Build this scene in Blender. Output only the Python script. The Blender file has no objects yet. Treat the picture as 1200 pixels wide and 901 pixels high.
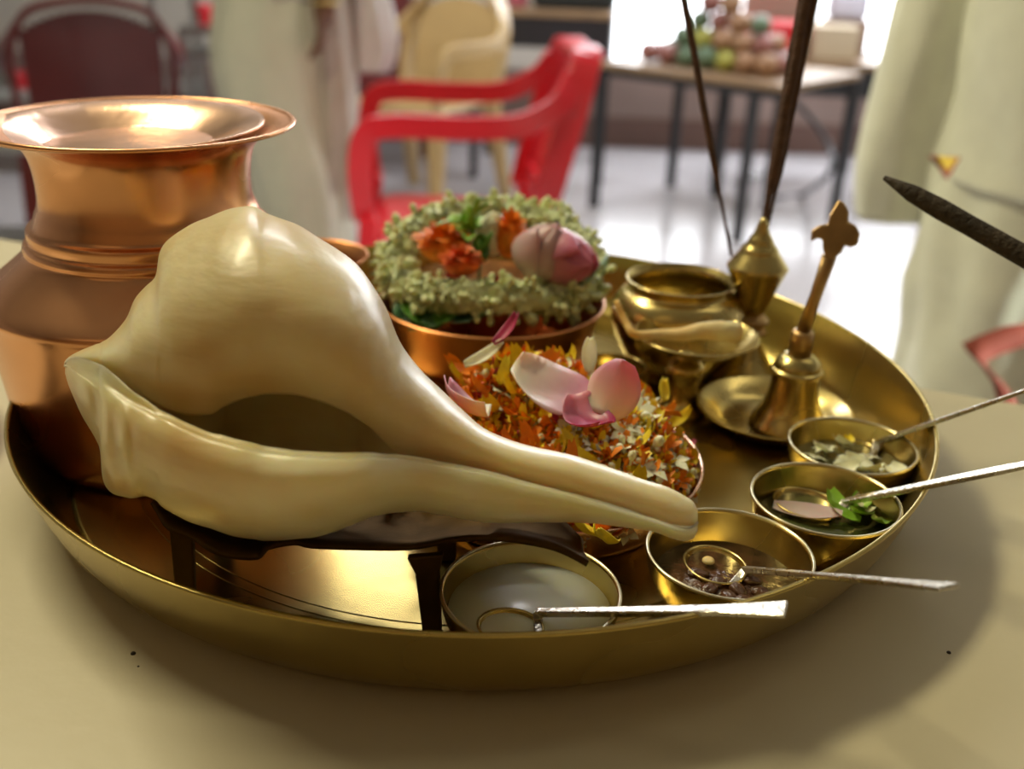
import bpy, bmesh, math, random
from mathutils import Vector, Matrix, Quaternion, noise
random.seed(7)
PI = math.pi
sc = bpy.context.scene
COL = sc.collection

# ---------------------------------------------------------------- camera
F = 1200.0
CAM_P = Vector((0.01503, -0.43609, 0.21979))
CX = Vector((0.99937, 0.0144, 0.0324)); CU = Vector((-0.0354, 0.4053, 0.9135)); CF = None
_p, _r = math.radians(23.9253), math.radians(2.03147)
fwd = Vector((0, math.cos(_p), -math.sin(_p)))
_right = Vector((1, 0, 0)); _up = _right.cross(fwd)
CX = math.cos(_r) * _right + math.sin(_r) * _up
CU = -math.sin(_r) * _right + math.cos(_r) * _up
cam_d = bpy.data.cameras.new('camera'); cam = bpy.data.objects.new('camera', cam_d); COL.objects.link(cam)
cam.matrix_world = Matrix(((CX.x, CU.x, -fwd.x, CAM_P.x), (CX.y, CU.y, -fwd.y, CAM_P.y), (CX.z, CU.z, -fwd.z, CAM_P.z), (0, 0, 0, 1)))
cam_d.sensor_width = 36; cam_d.lens = 36 * F / 1200; cam_d.clip_start = 0.01
cam_d.dof.use_dof = True; cam_d.dof.focus_distance = 0.345; cam_d.dof.aperture_fstop = 7.5
sc.camera = cam
# ---------------------------------------------------------------- light and exposure
w = bpy.data.worlds.new('world'); sc.world = w; w.use_nodes = True
w.node_tree.nodes['Background'].inputs[0].default_value = (0.9, 0.95, 1, 1)
w.node_tree.nodes['Background'].inputs[1].default_value = 0.3
sc.view_settings.view_transform = 'Standard'; sc.view_settings.look = 'None'
sc.view_settings.gamma = 1; sc.view_settings.use_curve_mapping = False
sc.view_settings.exposure = 0.0

def area(name, loc, target, sx, sy, power, color):
    d = bpy.data.lights.new(name, 'AREA'); d.shape = 'RECTANGLE'; d.size = sx; d.size_y = sy
    d.energy = power; d.color = color
    o = bpy.data.objects.new(name, d); COL.objects.link(o); o.location = loc
    o.rotation_euler = (Vector(target) - Vector(loc)).to_track_quat('-Z', 'Y').to_euler()
    return o
area('lamp_over_table', (-1.10, 0.88, 1.90), (0, 0, 0), 1.0, 0.24, 40, (1.0, 0.90, 0.58))
area('lamp_hall_middle', (-0.6, 3.2, 1.9), (-0.6, 3.2, -1), 1.2, 0.3, 50, (0.98, 0.97, 1.0))
area('lamp_hall_right', (2.2, 3.2, 1.9), (2.2, 3.2, -1), 1.2, 0.3, 50, (0.98, 0.97, 1.0))
area('fill_right', (1.3, 0.4, 1.9), (1.3, 0.4, -1), 1.2, 0.25, 3, (1.0, 0.9, 0.65))  # added weak fill from the right, not a fixture of the hall
area('fill_behind', (-1.2, -1.6, 1.9), (-1.2, -1.6, -1), 1.2, 0.25, 1.2, (1.0, 0.65, 0.28))  # added fill behind the camera, orange to warm the shadows
sl = area('tunic_fill', (4.45, -0.6, 0.6), (0.85, 0.80, -0.15), .7, 1.0, 13, (0.95, 1.0, 0.86)); sl.data.spread = math.radians(13)  # added narrow beam to brighten the right-hand person; no window there
area('daylight_window', (1.35, 5.12, 0.5), (1.2, 2.0, -0.9), 2.0, 1.7, 60, (0.9, 0.94, 1.0))

# ---------------------------------------------------------------- pixel helpers (photo frame 1200x901)
def ray(x, y): return fwd + CX * ((x - 600) / F) - CU * ((y - 450.5) / F)
def W(x, y, z):
    d = ray(x, y); return CAM_P + d * ((z - CAM_P.z) / d.z)
def D(x, y, dep): return CAM_P + ray(x, y) * dep
def PX(p):
    d = Vector(p) - CAM_P; return (600 + F * d.dot(CX) / d.dot(fwd), 450.5 - F * d.dot(CU) / d.dot(fwd))

# ---------------------------------------------------------------- materials
def nodes(name):
    m = bpy.data.materials.new(name); m.use_nodes = True
    nt = m.node_tree; return m, nt, nt.nodes['Principled BSDF']
def mat(name, col, rough=0.5, metal=0.0, var=0.0, vscale=40, bump=0.0, bscale=80, sss=0.0, sssr=(1, .8, .4), sscale=0.01, coat=0.0, trans=0.0, spec=None, col2=None, stretch=None, rvar=0.0, thin=None, alpha=None):
    m, nt, b = nodes(name)
    b.inputs['Base Color'].default_value = (*col, 1); b.inputs['Roughness'].default_value = rough
    b.inputs['Metallic'].default_value = metal
    if coat: b.inputs['Coat Weight'].default_value = coat; b.inputs['Coat Roughness'].default_value = 0.12
    if trans: b.inputs['Transmission Weight'].default_value = trans
    if spec is not None: b.inputs['Specular IOR Level'].default_value = spec
    if sss:
        b.inputs['Subsurface Weight'].default_value = sss; b.inputs['Subsurface Radius'].default_value = sssr
        b.inputs['Subsurface Scale'].default_value = sscale
    if alpha is not None: b.inputs['Alpha'].default_value = alpha
    L = nt.links
    if var or bump or rvar:
        tc = nt.nodes.new('ShaderNodeTexCoord'); mp = nt.nodes.new('ShaderNodeMapping')
        L.new(tc.outputs['Object'], mp.inputs[0])
        if stretch: mp.inputs['Scale'].default_value = stretch
    if var or col2:
        n = nt.nodes.new('ShaderNodeTexNoise'); n.inputs['Scale'].default_value = vscale; n.inputs['Detail'].default_value = 4
        if var or bump or rvar: L.new(mp.outputs[0], n.inputs['Vector'])
        r = nt.nodes.new('ShaderNodeValToRGB')
        r.color_ramp.elements[0].position = 0.35; r.color_ramp.elements[1].position = 0.68
        c2 = col2 if col2 else tuple(c * (1 - var) for c in col)
        r.color_ramp.elements[0].color = (*c2, 1); r.color_ramp.elements[1].color = (*col, 1)
        L.new(n.outputs[0], r.inputs[0]); L.new(r.outputs[0], b.inputs['Base Color'])
    if rvar:
        n = nt.nodes.new('ShaderNodeTexNoise'); n.inputs['Scale'].default_value = vscale * .7; L.new(mp.outputs[0], n.inputs['Vector'])
        r = nt.nodes.new('ShaderNodeMapRange'); r.inputs[3].default_value = max(0, rough - rvar); r.inputs[4].default_value = rough + rvar
        L.new(n.outputs[0], r.inputs[0]); L.new(r.outputs[0], b.inputs['Roughness'])
    if bump:
        n = nt.nodes.new('ShaderNodeTexNoise'); n.inputs['Scale'].default_value = bscale; n.inputs['Detail'].default_value = 3
        L.new(mp.outputs[0], n.inputs['Vector'])
        bp = nt.nodes.new('ShaderNodeBump'); bp.inputs['Strength'].default_value = bump; bp.inputs['Distance'].default_value = 0.002
        L.new(n.outputs[0], bp.inputs['Height']); L.new(bp.outputs[0], b.inputs['Normal'])
    return m
def emis(name, col, s):
    m, nt, b = nodes(name); b.inputs['Base Color'].default_value = (*col, 1)
    b.inputs['Emission Color'].default_value = (*col, 1); b.inputs['Emission Strength'].default_value = s; return m

M = {}
M['brass'] = mat('brass', (.68, .54, .21), .27, 1, var=.22, vscale=35, bump=.06, bscale=60, rvar=.08)
M['brass_tray'] = mat('brass_tray', (.60, .46, .15), .27, 1, var=.25, vscale=14, bump=.08, bscale=25, rvar=.09)
M['brass_pale'] = mat('brass_pale', (.74, .68, .48), .3, 1, var=.15, vscale=60, rvar=.08)
M['brass_shaded'] = mat('brass_shaded', (.17, .10, .03), .7, 1, var=.35, vscale=60, bump=.2, bscale=120, rvar=.1)  # base darkened to hold the conch's shade on its stand
M['brass_dull'] = mat('brass_dull', (.55, .36, .16), .42, 1, var=.3, vscale=80, bump=.15, bscale=150)
M['copper'] = mat('copper', (.80, .40, .20), .27, 1, var=.18, vscale=20, bump=.06, bscale=30, rvar=.07)
M['copper_pale'] = mat('copper_pale', (.84, .54, .38), .24, 1, var=.15, vscale=40, bump=.25, bscale=60, rvar=.06)
M['copper_dark'] = mat('copper_dark', (.62, .26, .10), .36, 1, var=.3, vscale=25, rvar=.08)
M['silver'] = mat('silver', (.66, .62, .52), .27, 1, var=.15, vscale=200, bump=.2, bscale=500, rvar=.1)
M['table'] = mat('table_laminate', (.56, .50, .34), .42, 0, var=.06, vscale=6, bump=.05, bscale=160)
M['milk'] = mat('milk', (.94, .96, .78), .3, 0, sss=.5, sscale=.01)
M['water'] = mat('water', (.75, .8, .55), .03, 0, trans=.95)
M['syrup'] = mat('syrup', (.13, .055, .025), .22, 0, var=.6, vscale=200, bump=.8, bscale=300)
M['tulsi_water'] = mat('tulsi_water', (.10, .12, .035), .04, 0, coat=1, var=.4, vscale=80)
M['flower_water'] = mat('flower_water', (.20, .19, .08), .05, 0, coat=1)
M['orange'] = mat('marigold_orange', (1.0, .30, .008), .55, 0, var=.3, vscale=180)
M['deep_orange'] = mat('marigold_deep_orange', (.95, .17, .01), .55, 0, var=.4, vscale=180)
M['yellow'] = mat('marigold_yellow', (1.0, .78, .03), .55, 0, var=.25, vscale=180)
M['white_flower'] = mat('jasmine_white', (.90, .90, .64), .5, 0, var=.25, vscale=150, sss=.4, sscale=.004)
M['jasmine_green'] = mat('jasmine_greenish', (.78, .86, .48), .5, 0, var=.28, vscale=120, sss=.4, sscale=.004)
M['magenta'] = mat('petal_magenta', (.50, .03, .12), .5, 0, var=.4, vscale=150)
M['red_petal'] = mat('petal_red', (.75, .03, .05), .5, 0, var=.3, vscale=150)
M['leaf'] = mat('leaf_green', (.10, .28, .03), .35, 0, var=.4, vscale=60, bump=.3, bscale=120)
M['leaf_bright'] = mat('leaf_bright', (.32, .60, .05), .4, 0, var=.4, vscale=60)
M['leaf_blue'] = mat('leaf_bluish', (.10, .26, .12), .3, 0, var=.45, vscale=50, bump=.2)
M['stem'] = mat('stem_green', (.22, .36, .22), .5, 0)
M['wick'] = mat('cotton_wick', (.80, .72, .42), .6, 0, col2=(.78, .50, .14), var=.2, vscale=50, sss=.3, sscale=.004, bump=.5, bscale=200)
M['incense'] = mat('incense_brown', (.13, .065, .04), .8, 0, var=.4, vscale=200, bump=.8, bscale=500)
M['dhoop'] = mat('incense_dark', (.055, .038, .02), .85, 0, var=.5, vscale=150, bump=1, bscale=400)
M['floor'] = mat('floor_tile', (.58, .56, .58), .17, 0, spec=.8, var=.06, vscale=1.2, bump=.03, bscale=4)
M['wall'] = mat('wall_paint', (.62, .58, .50), .7, 0, var=.05, vscale=2)
M['dado'] = mat('wall_dado', (.30, .22, .19), .6, 0, var=.1, vscale=3)
M['skirting'] = mat('wall_skirting', (.16, .09, .07), .5, 0, var=.1, vscale=3)
M['ceiling'] = mat('ceiling_paint', (.42, .40, .34), .8, 0)
M['frame_white'] = mat('window_frame', (.75, .77, .78), .4)
M['daylight'] = emis('window_daylight', (.92, .96, 1.0), 5.0)
M['red_plastic'] = mat('red_plastic', (.62, .012, .025), .3, 0, var=.08, vscale=8, coat=.2)
M['maroon_plastic'] = mat('maroon_plastic', (.13, .012, .012), .3, 0, var=.1, vscale=8, coat=.2)
M['tan_plastic'] = mat('tan_plastic', (.52, .36, .15), .35, 0, var=.08, vscale=8, coat=.2)
M['black_metal'] = mat('black_metal', (.02, .022, .026), .35, 0, var=.1, vscale=20)
M['wood_top'] = mat('wood_top', (.34, .22, .12), .35, 0, var=.25, vscale=12, stretch=(1, 8, 1))
M['steel'] = mat('steel', (.55, .57, .58), .3, 1, var=.15, vscale=10, rvar=.1)
M['steel_paint'] = mat('grey_shelf_paint', (.35, .36, .33), .45, 0, var=.1, vscale=5)
M['red_crate'] = mat('red_enamel', (.60, .02, .03), .35)
M['skin'] = mat('skin_brown', (.17, .075, .035), .5, 0, var=.15, vscale=15, sss=.1, sscale=.005)
M['hair'] = mat('hair_black', (.015, .012, .01), .5)
M['cotton'] = mat('cotton_cream', (.84, .86, .72), .85, 0, var=.08, vscale=25, bump=.5, bscale=250)
M['cotton_green'] = mat('cotton_offwhite', (.76, .78, .64), .85, 0, var=.08, vscale=12, bump=.2, bscale=150)
M['cotton_white'] = mat('cotton_white', (.72, .71, .70), .85, 0, var=.06, vscale=12)
M['cotton_beige'] = mat('cotton_beige', (.55, .50, .42), .85, 0, var=.1, vscale=12)
M['maroon_cloth'] = mat('maroon_cloth', (.28, .05, .03), .8, 0, var=.2, vscale=20)
M['yellow_cloth'] = mat('yellow_cloth', (.75, .50, .05), .8)
M['gold'] = mat('gold_bangle', (.75, .60, .25), .3, 1)
M['china'] = mat('cream_china', (.70, .66, .50), .35, 0)
M['plastic_bag'] = mat('clear_plastic', (.9, .92, .9), .12, 0, trans=.9, bump=.6, bscale=25, alpha=.35)
M['black_bag'] = mat('black_cloth_bag', (.02, .025, .025), .6, 0, var=.2, vscale=12)
M['pink_cloth'] = mat('pink_cloth', (.50, .12, .16), .7)
M['box_card'] = mat('brown_card', (.33, .22, .17), .7)
M['box_cream'] = mat('cream_card', (.55, .46, .32), .7)
M['lav_plastic'] = mat('lavender_plastic', (.62, .62, .75), .4)
M['speck'] = mat('dark_speck', (.03, .02, .01), .7)

# conch shell: ivory with faint orange blush
def conch_mat():
    m, nt, b = nodes('ivory_shell'); L = nt.links
    tc = nt.nodes.new('ShaderNodeTexCoord')
    n = nt.nodes.new('ShaderNodeTexNoise'); n.inputs['Scale'].default_value = 22; n.inputs['Detail'].default_value = 3
    L.new(tc.outputs['Object'], n.inputs['Vector'])
    r = nt.nodes.new('ShaderNodeValToRGB'); e = r.color_ramp.elements
    e[0].position = .30; e[0].color = (.60, .41, .16, 1); e[1].position = .50; e[1].color = (.68, .56, .29, 1)
    x = r.color_ramp.elements.new(.72); x.color = (.74, .68, .44, 1)
    L.new(n.outputs[0], r.inputs[0]); L.new(r.outputs[0], b.inputs['Base Color'])
    b.inputs['Roughness'].default_value = .40
    b.inputs['Subsurface Weight'].default_value = .6; b.inputs['Subsurface Radius'].default_value = (1, .62, .2); b.inputs['Subsurface Scale'].default_value = .022
    b.inputs['Coat Weight'].default_value = .22; b.inputs['Coat Roughness'].default_value = .2
    mp = nt.nodes.new('ShaderNodeMapping'); mp.inputs['Scale'].default_value = (18, 30, 90); mp.inputs['Rotation'].default_value = (0, .5, 0)
    L.new(tc.outputs['Object'], mp.inputs[0])
    n2 = nt.nodes.new('ShaderNodeTexNoise'); n2.inputs['Scale'].default_value = 2.2; n2.inputs['Detail'].default_value = 3; L.new(mp.outputs[0], n2.inputs['Vector'])
    n3 = nt.nodes.new('ShaderNodeTexNoise'); n3.inputs['Scale'].default_value = 120; n3.inputs['Detail'].default_value = 2; L.new(tc.outputs['Object'], n3.inputs['Vector'])
    ad = nt.nodes.new('ShaderNodeMath'); ad.operation = 'MULTIPLY_ADD'; ad.inputs[1].default_value = .35; L.new(n3.outputs[0], ad.inputs[0]); L.new(n2.outputs[0], ad.inputs[2])
    bp = nt.nodes.new('ShaderNodeBump'); bp.inputs['Strength'].default_value = .4; bp.inputs['Distance'].default_value = .0015
    L.new(ad.outputs[0], bp.inputs['Height']); L.new(bp.outputs[0], b.inputs['Normal'])
    return m
M['conch'] = conch_mat()
def petal_mat(name, c1, c2, ax=1):
    m, nt, b = nodes(name); L = nt.links
    tc = nt.nodes.new('ShaderNodeTexCoord'); s = nt.nodes.new('ShaderNodeSeparateXYZ'); L.new(tc.outputs['Generated'], s.inputs[0])
    r = nt.nodes.new('ShaderNodeValToRGB'); r.color_ramp.elements[0].color = (*c1, 1); r.color_ramp.elements[1].color = (*c2, 1)
    r.color_ramp.elements[0].position = .15; r.color_ramp.elements[1].position = .85
    L.new(s.outputs[ax], r.inputs[0]); L.new(r.outputs[0], b.inputs['Base Color'])
    b.inputs['Roughness'].default_value = .4; b.inputs['Subsurface Weight'].default_value = .4; b.inputs['Subsurface Scale'].default_value = .004
    return m
M['rose'] = petal_mat('rose_pink', (.82, .68, .56), (.62, .28, .42))
M['rose_deep'] = petal_mat('rose_deep', (.62, .30, .42), (.34, .03, .12))
M['lotus'] = petal_mat('lotus_pink', (.60, .36, .36), (.60, .16, .28), 2)
M['lotus_pale'] = petal_mat('lotus_pale', (.52, .40, .36), (.56, .34, .36), 2)

# ---------------------------------------------------------------- object helpers
def link(name, me, m=None, parent=None, smooth=True):
    if smooth:
        for p in me.polygons: p.use_smooth = True
    o = bpy.data.objects.new(name, me); COL.objects.link(o)
    if m: me.materials.append(m)
    if parent: o.parent = parent
    return o
def mesh(name, verts, faces, m=None, parent=None, smooth=True, loc=None):
    me = bpy.data.meshes.new(name)
    if loc is not None: verts = [Vector(v) - Vector(loc) for v in verts]
    me.from_pydata([tuple(v) for v in verts], [], faces); me.update()
    o = link(name, me, m, parent, smooth)
    if loc is not None: o.location = loc
    return o
def tag(o, label=None, cat=None, group=None, kind=None):
    if label: o['label'] = label
    if cat: o['category'] = cat
    if group: o['group'] = group
    if kind: o['kind'] = kind
    return o
def thing(name, label, cat, loc=(0, 0, 0), rz=0, group=None):
    o = bpy.data.objects.new(name, None); COL.objects.link(o); o.location = loc; o.rotation_euler = (0, 0, rz)
    o.empty_display_size = .02
    return tag(o, label, cat, group)
def solid(o, t, off=0):
    s = o.modifiers.new('thick', 'SOLIDIFY'); s.thickness = t; s.offset = off; return o
def bev(o, wd, seg=2):
    s = o.modifiers.new('bevel', 'BEVEL'); s.width = wd; s.segments = seg; s.limit_method = 'ANGLE'; return o
def sub(o, n=1):
    s = o.modifiers.new('sub', 'SUBSURF'); s.levels = n; s.render_levels = n; return o
def lathe_data(prof, seg=64, wob=0):
    V = []; Fc = []
    n = len(prof)
    for i in range(seg):
        a = 2 * PI * i / seg
        for r, z in prof: V.append((r * math.cos(a), r * math.sin(a), z))
    for i in range(seg):
        j = (i + 1) % seg
        for k in range(n - 1): Fc.append((i * n + k, j * n + k, j * n + k + 1, i * n + k + 1))
    return V, Fc
def lathe(name, prof, m, parent=None, loc=(0, 0, 0), seg=64, rot=None):
    V, Fc = lathe_data(prof, seg)
    me = bpy.data.meshes.new(name); me.from_pydata(V, [], Fc); 
    bm = bmesh.new(); bm.from_mesh(me); bmesh.ops.remove_doubles(bm, verts=bm.verts, dist=1e-6)
    bmesh.ops.recalc_face_normals(bm, faces=bm.faces); bm.to_mesh(me); bm.free()
    o = link(name, me, m, parent); o.location = loc
    if rot: o.rotation_euler = rot
    return o
def cat(P, n):     # Catmull-Rom through points (any dimension tuples)
    out = []
    N = len(P)
    for i in range(N - 1):
        a = P[max(i - 1, 0)]; b = P[i]; c = P[i + 1]; d = P[min(i + 2, N - 1)]
        for k in range(n):
            t = k / n
            out.append(tuple(.5 * ((2 * b[q]) + (-a[q] + c[q]) * t + (2 * a[q] - 5 * b[q] + 4 * c[q] - d[q]) * t * t + (-a[q] + 3 * b[q] - 3 * c[q] + d[q]) * t ** 3) for q in range(len(b))))
    out.append(tuple(P[-1])); return out
def shell(outer, t):  # closed double wall profile for lathe from an open outer profile (base centre to rim)
    inner = []
    n = len(outer)
    for i, (r, z) in enumerate(outer):
        a = outer[max(i - 1, 0)]; b = outer[min(i + 1, n - 1)]
        dx, dz = b[0] - a[0], b[1] - a[1]; l = math.hypot(dx, dz) or 1
        inner.append((max(0, r - dz / l * t), z + dx / l * t))
    return outer + inner[::-1]
def tube(name, pts, rad, m, parent=None, seg=8, loc=None, caps=True):
    pts = [Vector(p) for p in pts]; V = []; Fc = []
    n = len(pts)
    rads = rad if isinstance(rad, (list, tuple)) else [rad] * n
    up = Vector((0, 0, 1)); d0 = (pts[1] - pts[0]).normalized()
    if abs(d0.dot(up)) > .9: up = Vector((1, 0, 0))
    for i, p in enumerate(pts):
        d = (pts[min(i + 1, n - 1)] - pts[max(i - 1, 0)]).normalized()
        s = d.cross(up).normalized(); u = s.cross(d)
        up = u
        for k in range(seg):
            a = 2 * PI * k / seg; V.append(p + (s * math.cos(a) + u * math.sin(a)) * rads[i])
    for i in range(n - 1):
        for k in range(seg): Fc.append((i * seg + k, i * seg + (k + 1) % seg, (i + 1) * seg + (k + 1) % seg, (i + 1) * seg + k))
    if caps: Fc.append(tuple(range(seg))[::-1]); Fc.append(tuple((n - 1) * seg + k for k in range(seg)))
    return mesh(name, V, Fc, m, parent, True, loc)
def bar(name, pts, ws, ts, m, parent=None, upv=(0, 0, 1), loc=None, bv=0.0):
    """rectangular section swept along points: ws = widths, ts = thickness"""
    pts = [Vector(p) for p in pts]; n = len(pts); V = []; Fc = []
    if not isinstance(ws, (list, tuple)): ws = [ws] * n
    if not isinstance(ts, (list, tuple)): ts = [ts] * n
    for i, p in enumerate(pts):
        d = (pts[min(i + 1, n - 1)] - pts[max(i - 1, 0)]).normalized()
        s = d.cross(Vector(upv)).normalized(); u = s.cross(d).normalized()
        for a, b in ((-1, -1), (1, -1), (1, 1), (-1, 1)): V.append(p + s * (a * ws[i] / 2) + u * (b * ts[i] / 2))
    for i in range(n - 1):
        for k in range(4): Fc.append((i * 4 + k, i * 4 + (k + 1) % 4, (i + 1) * 4 + (k + 1) % 4, (i + 1) * 4 + k))
    Fc.append((3, 2, 1, 0)); b = (n - 1) * 4; Fc.append((b, b + 1, b + 2, b + 3))
    o = mesh(name, V, Fc, m, parent, False, loc)
    if bv: bev(o, bv)
    return o
def box(name, c, s, m, parent=None, bv=0.0, rz=0):
    x, y, z = s[0] / 2, s[1] / 2, s[2] / 2
    V = [(a, b, q) for a in (-x, x) for b in (-y, y) for q in (-z, z)]
    Fc = [(0, 1, 3, 2), (4, 6, 7, 5), (0, 4, 5, 1), (2, 3, 7, 6), (0, 2, 6, 4), (1, 5, 7, 3)]
    o = mesh(name, V, Fc, m, parent, False); o.location = c; o.rotation_euler = (0, 0, rz)
    if bv: bev(o, bv)
    return o
def loft(name, rings, m, parent=None, closed=True, caps=True, loc=None):
    n = len(rings[0]); V = [v for r in rings for v in r]; Fc = []
    for i in range(len(rings) - 1):
        for k in range(n if closed else n - 1):
            Fc.append((i * n + k, i * n + (k + 1) % n, (i + 1) * n + (k + 1) % n, (i + 1) * n + k))
    if caps and closed: Fc.append(tuple(range(n))[::-1]); Fc.append(tuple((len(rings) - 1) * n + k for k in range(n)))
    return mesh(name, V, Fc, m, parent, True, loc)
def copy_tree(o, parent=None):
    c = o.copy(); COL.objects.link(c)
    if parent: c.parent = parent; c.matrix_parent_inverse = o.matrix_parent_inverse
    for ch in list(o.children): copy_tree(ch, c)
    return c
def struct(o): o['kind'] = 'structure'; return o

# ================================================================= THE ROOM
FZ = -0.85
XL, XR, YF, YB, ZC = -4.2, 4.6, -2.6, 5.25, 2.05
struct(box('floor', ((XL + XR) / 2, (YF + YB) / 2, FZ - .05), (XR - XL, YB - YF, .1), M['floor']))
struct(box('ceiling', ((XL + XR) / 2, (YF + YB) / 2, ZC + .05), (XR - XL, YB - YF, .1), M['ceiling']))
struct(box('wall_left', (XL - .05, (YF + YB) / 2, (FZ + ZC) / 2), (.1, YB - YF, ZC - FZ), M['wall']))
struct(box('wall_right', (XR + .05, (YF + YB) / 2, (FZ + ZC) / 2), (.1, YB - YF, ZC - FZ), M['wall']))
struct(box('wall_front', ((XL + XR) / 2, YF - .05, (FZ + ZC) / 2), (XR - XL, .1, ZC - FZ), mat('wall_front_paint', (.34, .21, .09), .7)))
struct(box('wall_back', ((XL + XR) / 2, YB + .05, (FZ + ZC) / 2), (XR - XL, .1, ZC - FZ), M['wall']))
DZ = -.46
struct(box('trim_1', ((XL + XR) / 2, YB - .01, (FZ + .16 + DZ) / 2), (XR - XL, .02, DZ - FZ - .16), M['dado']))
struct(box('baseboard_back', ((XL + XR) / 2, YB - .015, FZ + .08), (XR - XL, .03, .16), M['skirting'], bv=.004))
# window on the back wall
wx0, wx1, wz0, wz1 = .42, 2.30, -.44, 1.5
wf = struct(box('window_1', ((wx0 + wx1) / 2, YB - .02, (wz0 + wz1) / 2), (wx1 - wx0, .03, wz1 - wz0), M['frame_white']))
nP = 3
for i in range(nP):
    pw = (wx1 - wx0 - .08) / nP
    g = box('pane', (-(wx1 - wx0) / 2 + .04 + pw * (i + .5), -.02, 0), (pw - .05, .012, wz1 - wz0 - .1), M['daylight'], wf)
    box('mullion', (-(wx1 - wx0) / 2 + .04 + pw * i, -.03, 0), (.05, .03, wz1 - wz0), M['frame_white'], wf, .004)

# ================================================================= THE TABLE UNDER THE TRAY
def edge_y(x): return .0745 - .36 * (x - .239)
tb = thing('serving_table', 'cream laminate table carrying the brass tray', 'table', (0, -.4, FZ))
def prism(name, poly, z0, z1, m, parent=None, bv=0.0, loc=(0, 0, 0)):
    n = len(poly); V = [(x, y, z0) for x, y in poly] + [(x, y, z1) for x, y in poly]
    Fc = [tuple(range(n))[::-1], tuple(range(n, 2 * n))] + [(i, (i + 1) % n, n + (i + 1) % n, n + i) for i in range(n)]
    o = mesh(name, V, Fc, m, parent, False, loc if loc != (0, 0, 0) else None)
    if bv: bev(o, bv)
    return o
L_ = lambda v, o: tuple(a - b for a, b in zip(v, o))
tl = (0, -.4, FZ)
poly = [(-.95, edge_y(-.95)), (.62, edge_y(.62)), (.30, edge_y(.62) - .85), (-1.27, edge_y(-.95) - .85)][::-1]
ttop = prism('tabletop', [(x, y + .4) for x, y in poly], -FZ - .028, -FZ, M['table'], tb, .002)
for x, y in poly:
    cx_, cy_ = sum(p[0] for p in poly) / 4, sum(p[1] for p in poly) / 4
    x2, y2 = x + (cx_ - x) * .1, y + (cy_ - y) * .1
    box('leg', (x2, y2 + .4, (-FZ - .028) / 2), (.04, .04, -FZ - .028), M['black_metal'], tb, .003)
for (x, y, s) in ((156, 765, .0009), (1112, 764, .0008), (162, 780, .0004)):
    p = W(x, y, .0003); q = lathe('crumb', [(0, 0), (s, 0), (s * .8, s * .5), (0, s * .6)], M['speck'], None, (p.x, p.y, 0), 8)
    tag(q, {156: 'dark round crumb on the table in front of the tray at left', 1112: 'tiny dark crumb on the table right of the spoon handles', 162: 'faintest crumb just below the round crumb at left'}[x], 'crumb')

# ================================================================= TRAY
TP = [(0, .0), (.10, 0), (.172, 0), (.1815, .0015), (.1885, .0075), (.1935, .018), (.1972, .029), (.1995, .0355)]
TPs = cat(TP, 5)
tray = lathe('brass_tray', shell([(r, z) for r, z in TPs], .0016) , M['brass_tray'], None, (0, 0, .0005), 160)
tag(tray, 'large round brass tray with raised rim holding all the offerings', 'tray')
TZ = .0022
# engraved rings on the tray floor
for r_ in (.150, .1545):
    lathe('engraved_ring', [(r_ - .0003, .0016), (r_ - .0001, .00175), (r_ + .0001, .00175), (r_ + .0003, .0016)], M['brass_tray'], tray, (0, 0, 0), 128)

# cream plate at the far left
pl = lathe('cream_plate', shell(cat([(0, 0), (.06, 0), (.075, .004), (.098, .014)], 4), .002), M['china'], None, (-.312, -.052, .0002), 64)
tag(pl, 'plain cream plate peeking in at the left edge beside the tray', 'plate')

# ================================================================= COPPER POT
pot = thing('copper_pot', 'big shiny copper water pot with flared rim behind the conch', 'pot', (-.140, -.015, TZ))
prof = [(0, 0), (.050, 0), (.058, .003), (.0625, .010), (.0645, .02), (.0665, .04), (.0695, .062), (.0705, .069), (.0712, .0715), (.0702, .074), (.065, .0785), (.057, .085), (.0520, .0895), (.0505, .0915), (.0508, .0930), (.0500, .0950), (.0484, .0960), (.0486, .0980), (.0484, .1005), (.0462, .102), (.0446, .106), (.0430, .110), (.0424, .115), (.0426, .122), (.0440, .130), (.0475, .1355), (.054, .1392), (.0605, .1408), (.0615, .1415)]
lathe('body', shell(cat(prof, 3), .0012), M['copper'], pot, (0, 0, 0), 128)
rimt = lathe('rim_bead', [(.0612 + .0012 * math.cos(a * PI / 4), .1417 + .0009 * math.sin(a * PI / 4)) for a in range(9)], M['copper'], pot, (0, 0, 0), 96)
lid = thing('copper_lid_plate', 'small shallow copper plate lying on the mouth of the pot', 'plate', (-.1440, -.0190, .1402))
lidb = lathe('dish', shell(cat([(0, -.0052), (.030, -.0052), (.0335, -.0050), (.036, -.0038), (.046, .0012), (.0545, .0032)], 4), .0008), M['copper_pale'], lid, (0, 0, 0), 96)
lid.rotation_euler = (math.radians(1.2), math.radians(-.8), 0)

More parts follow.
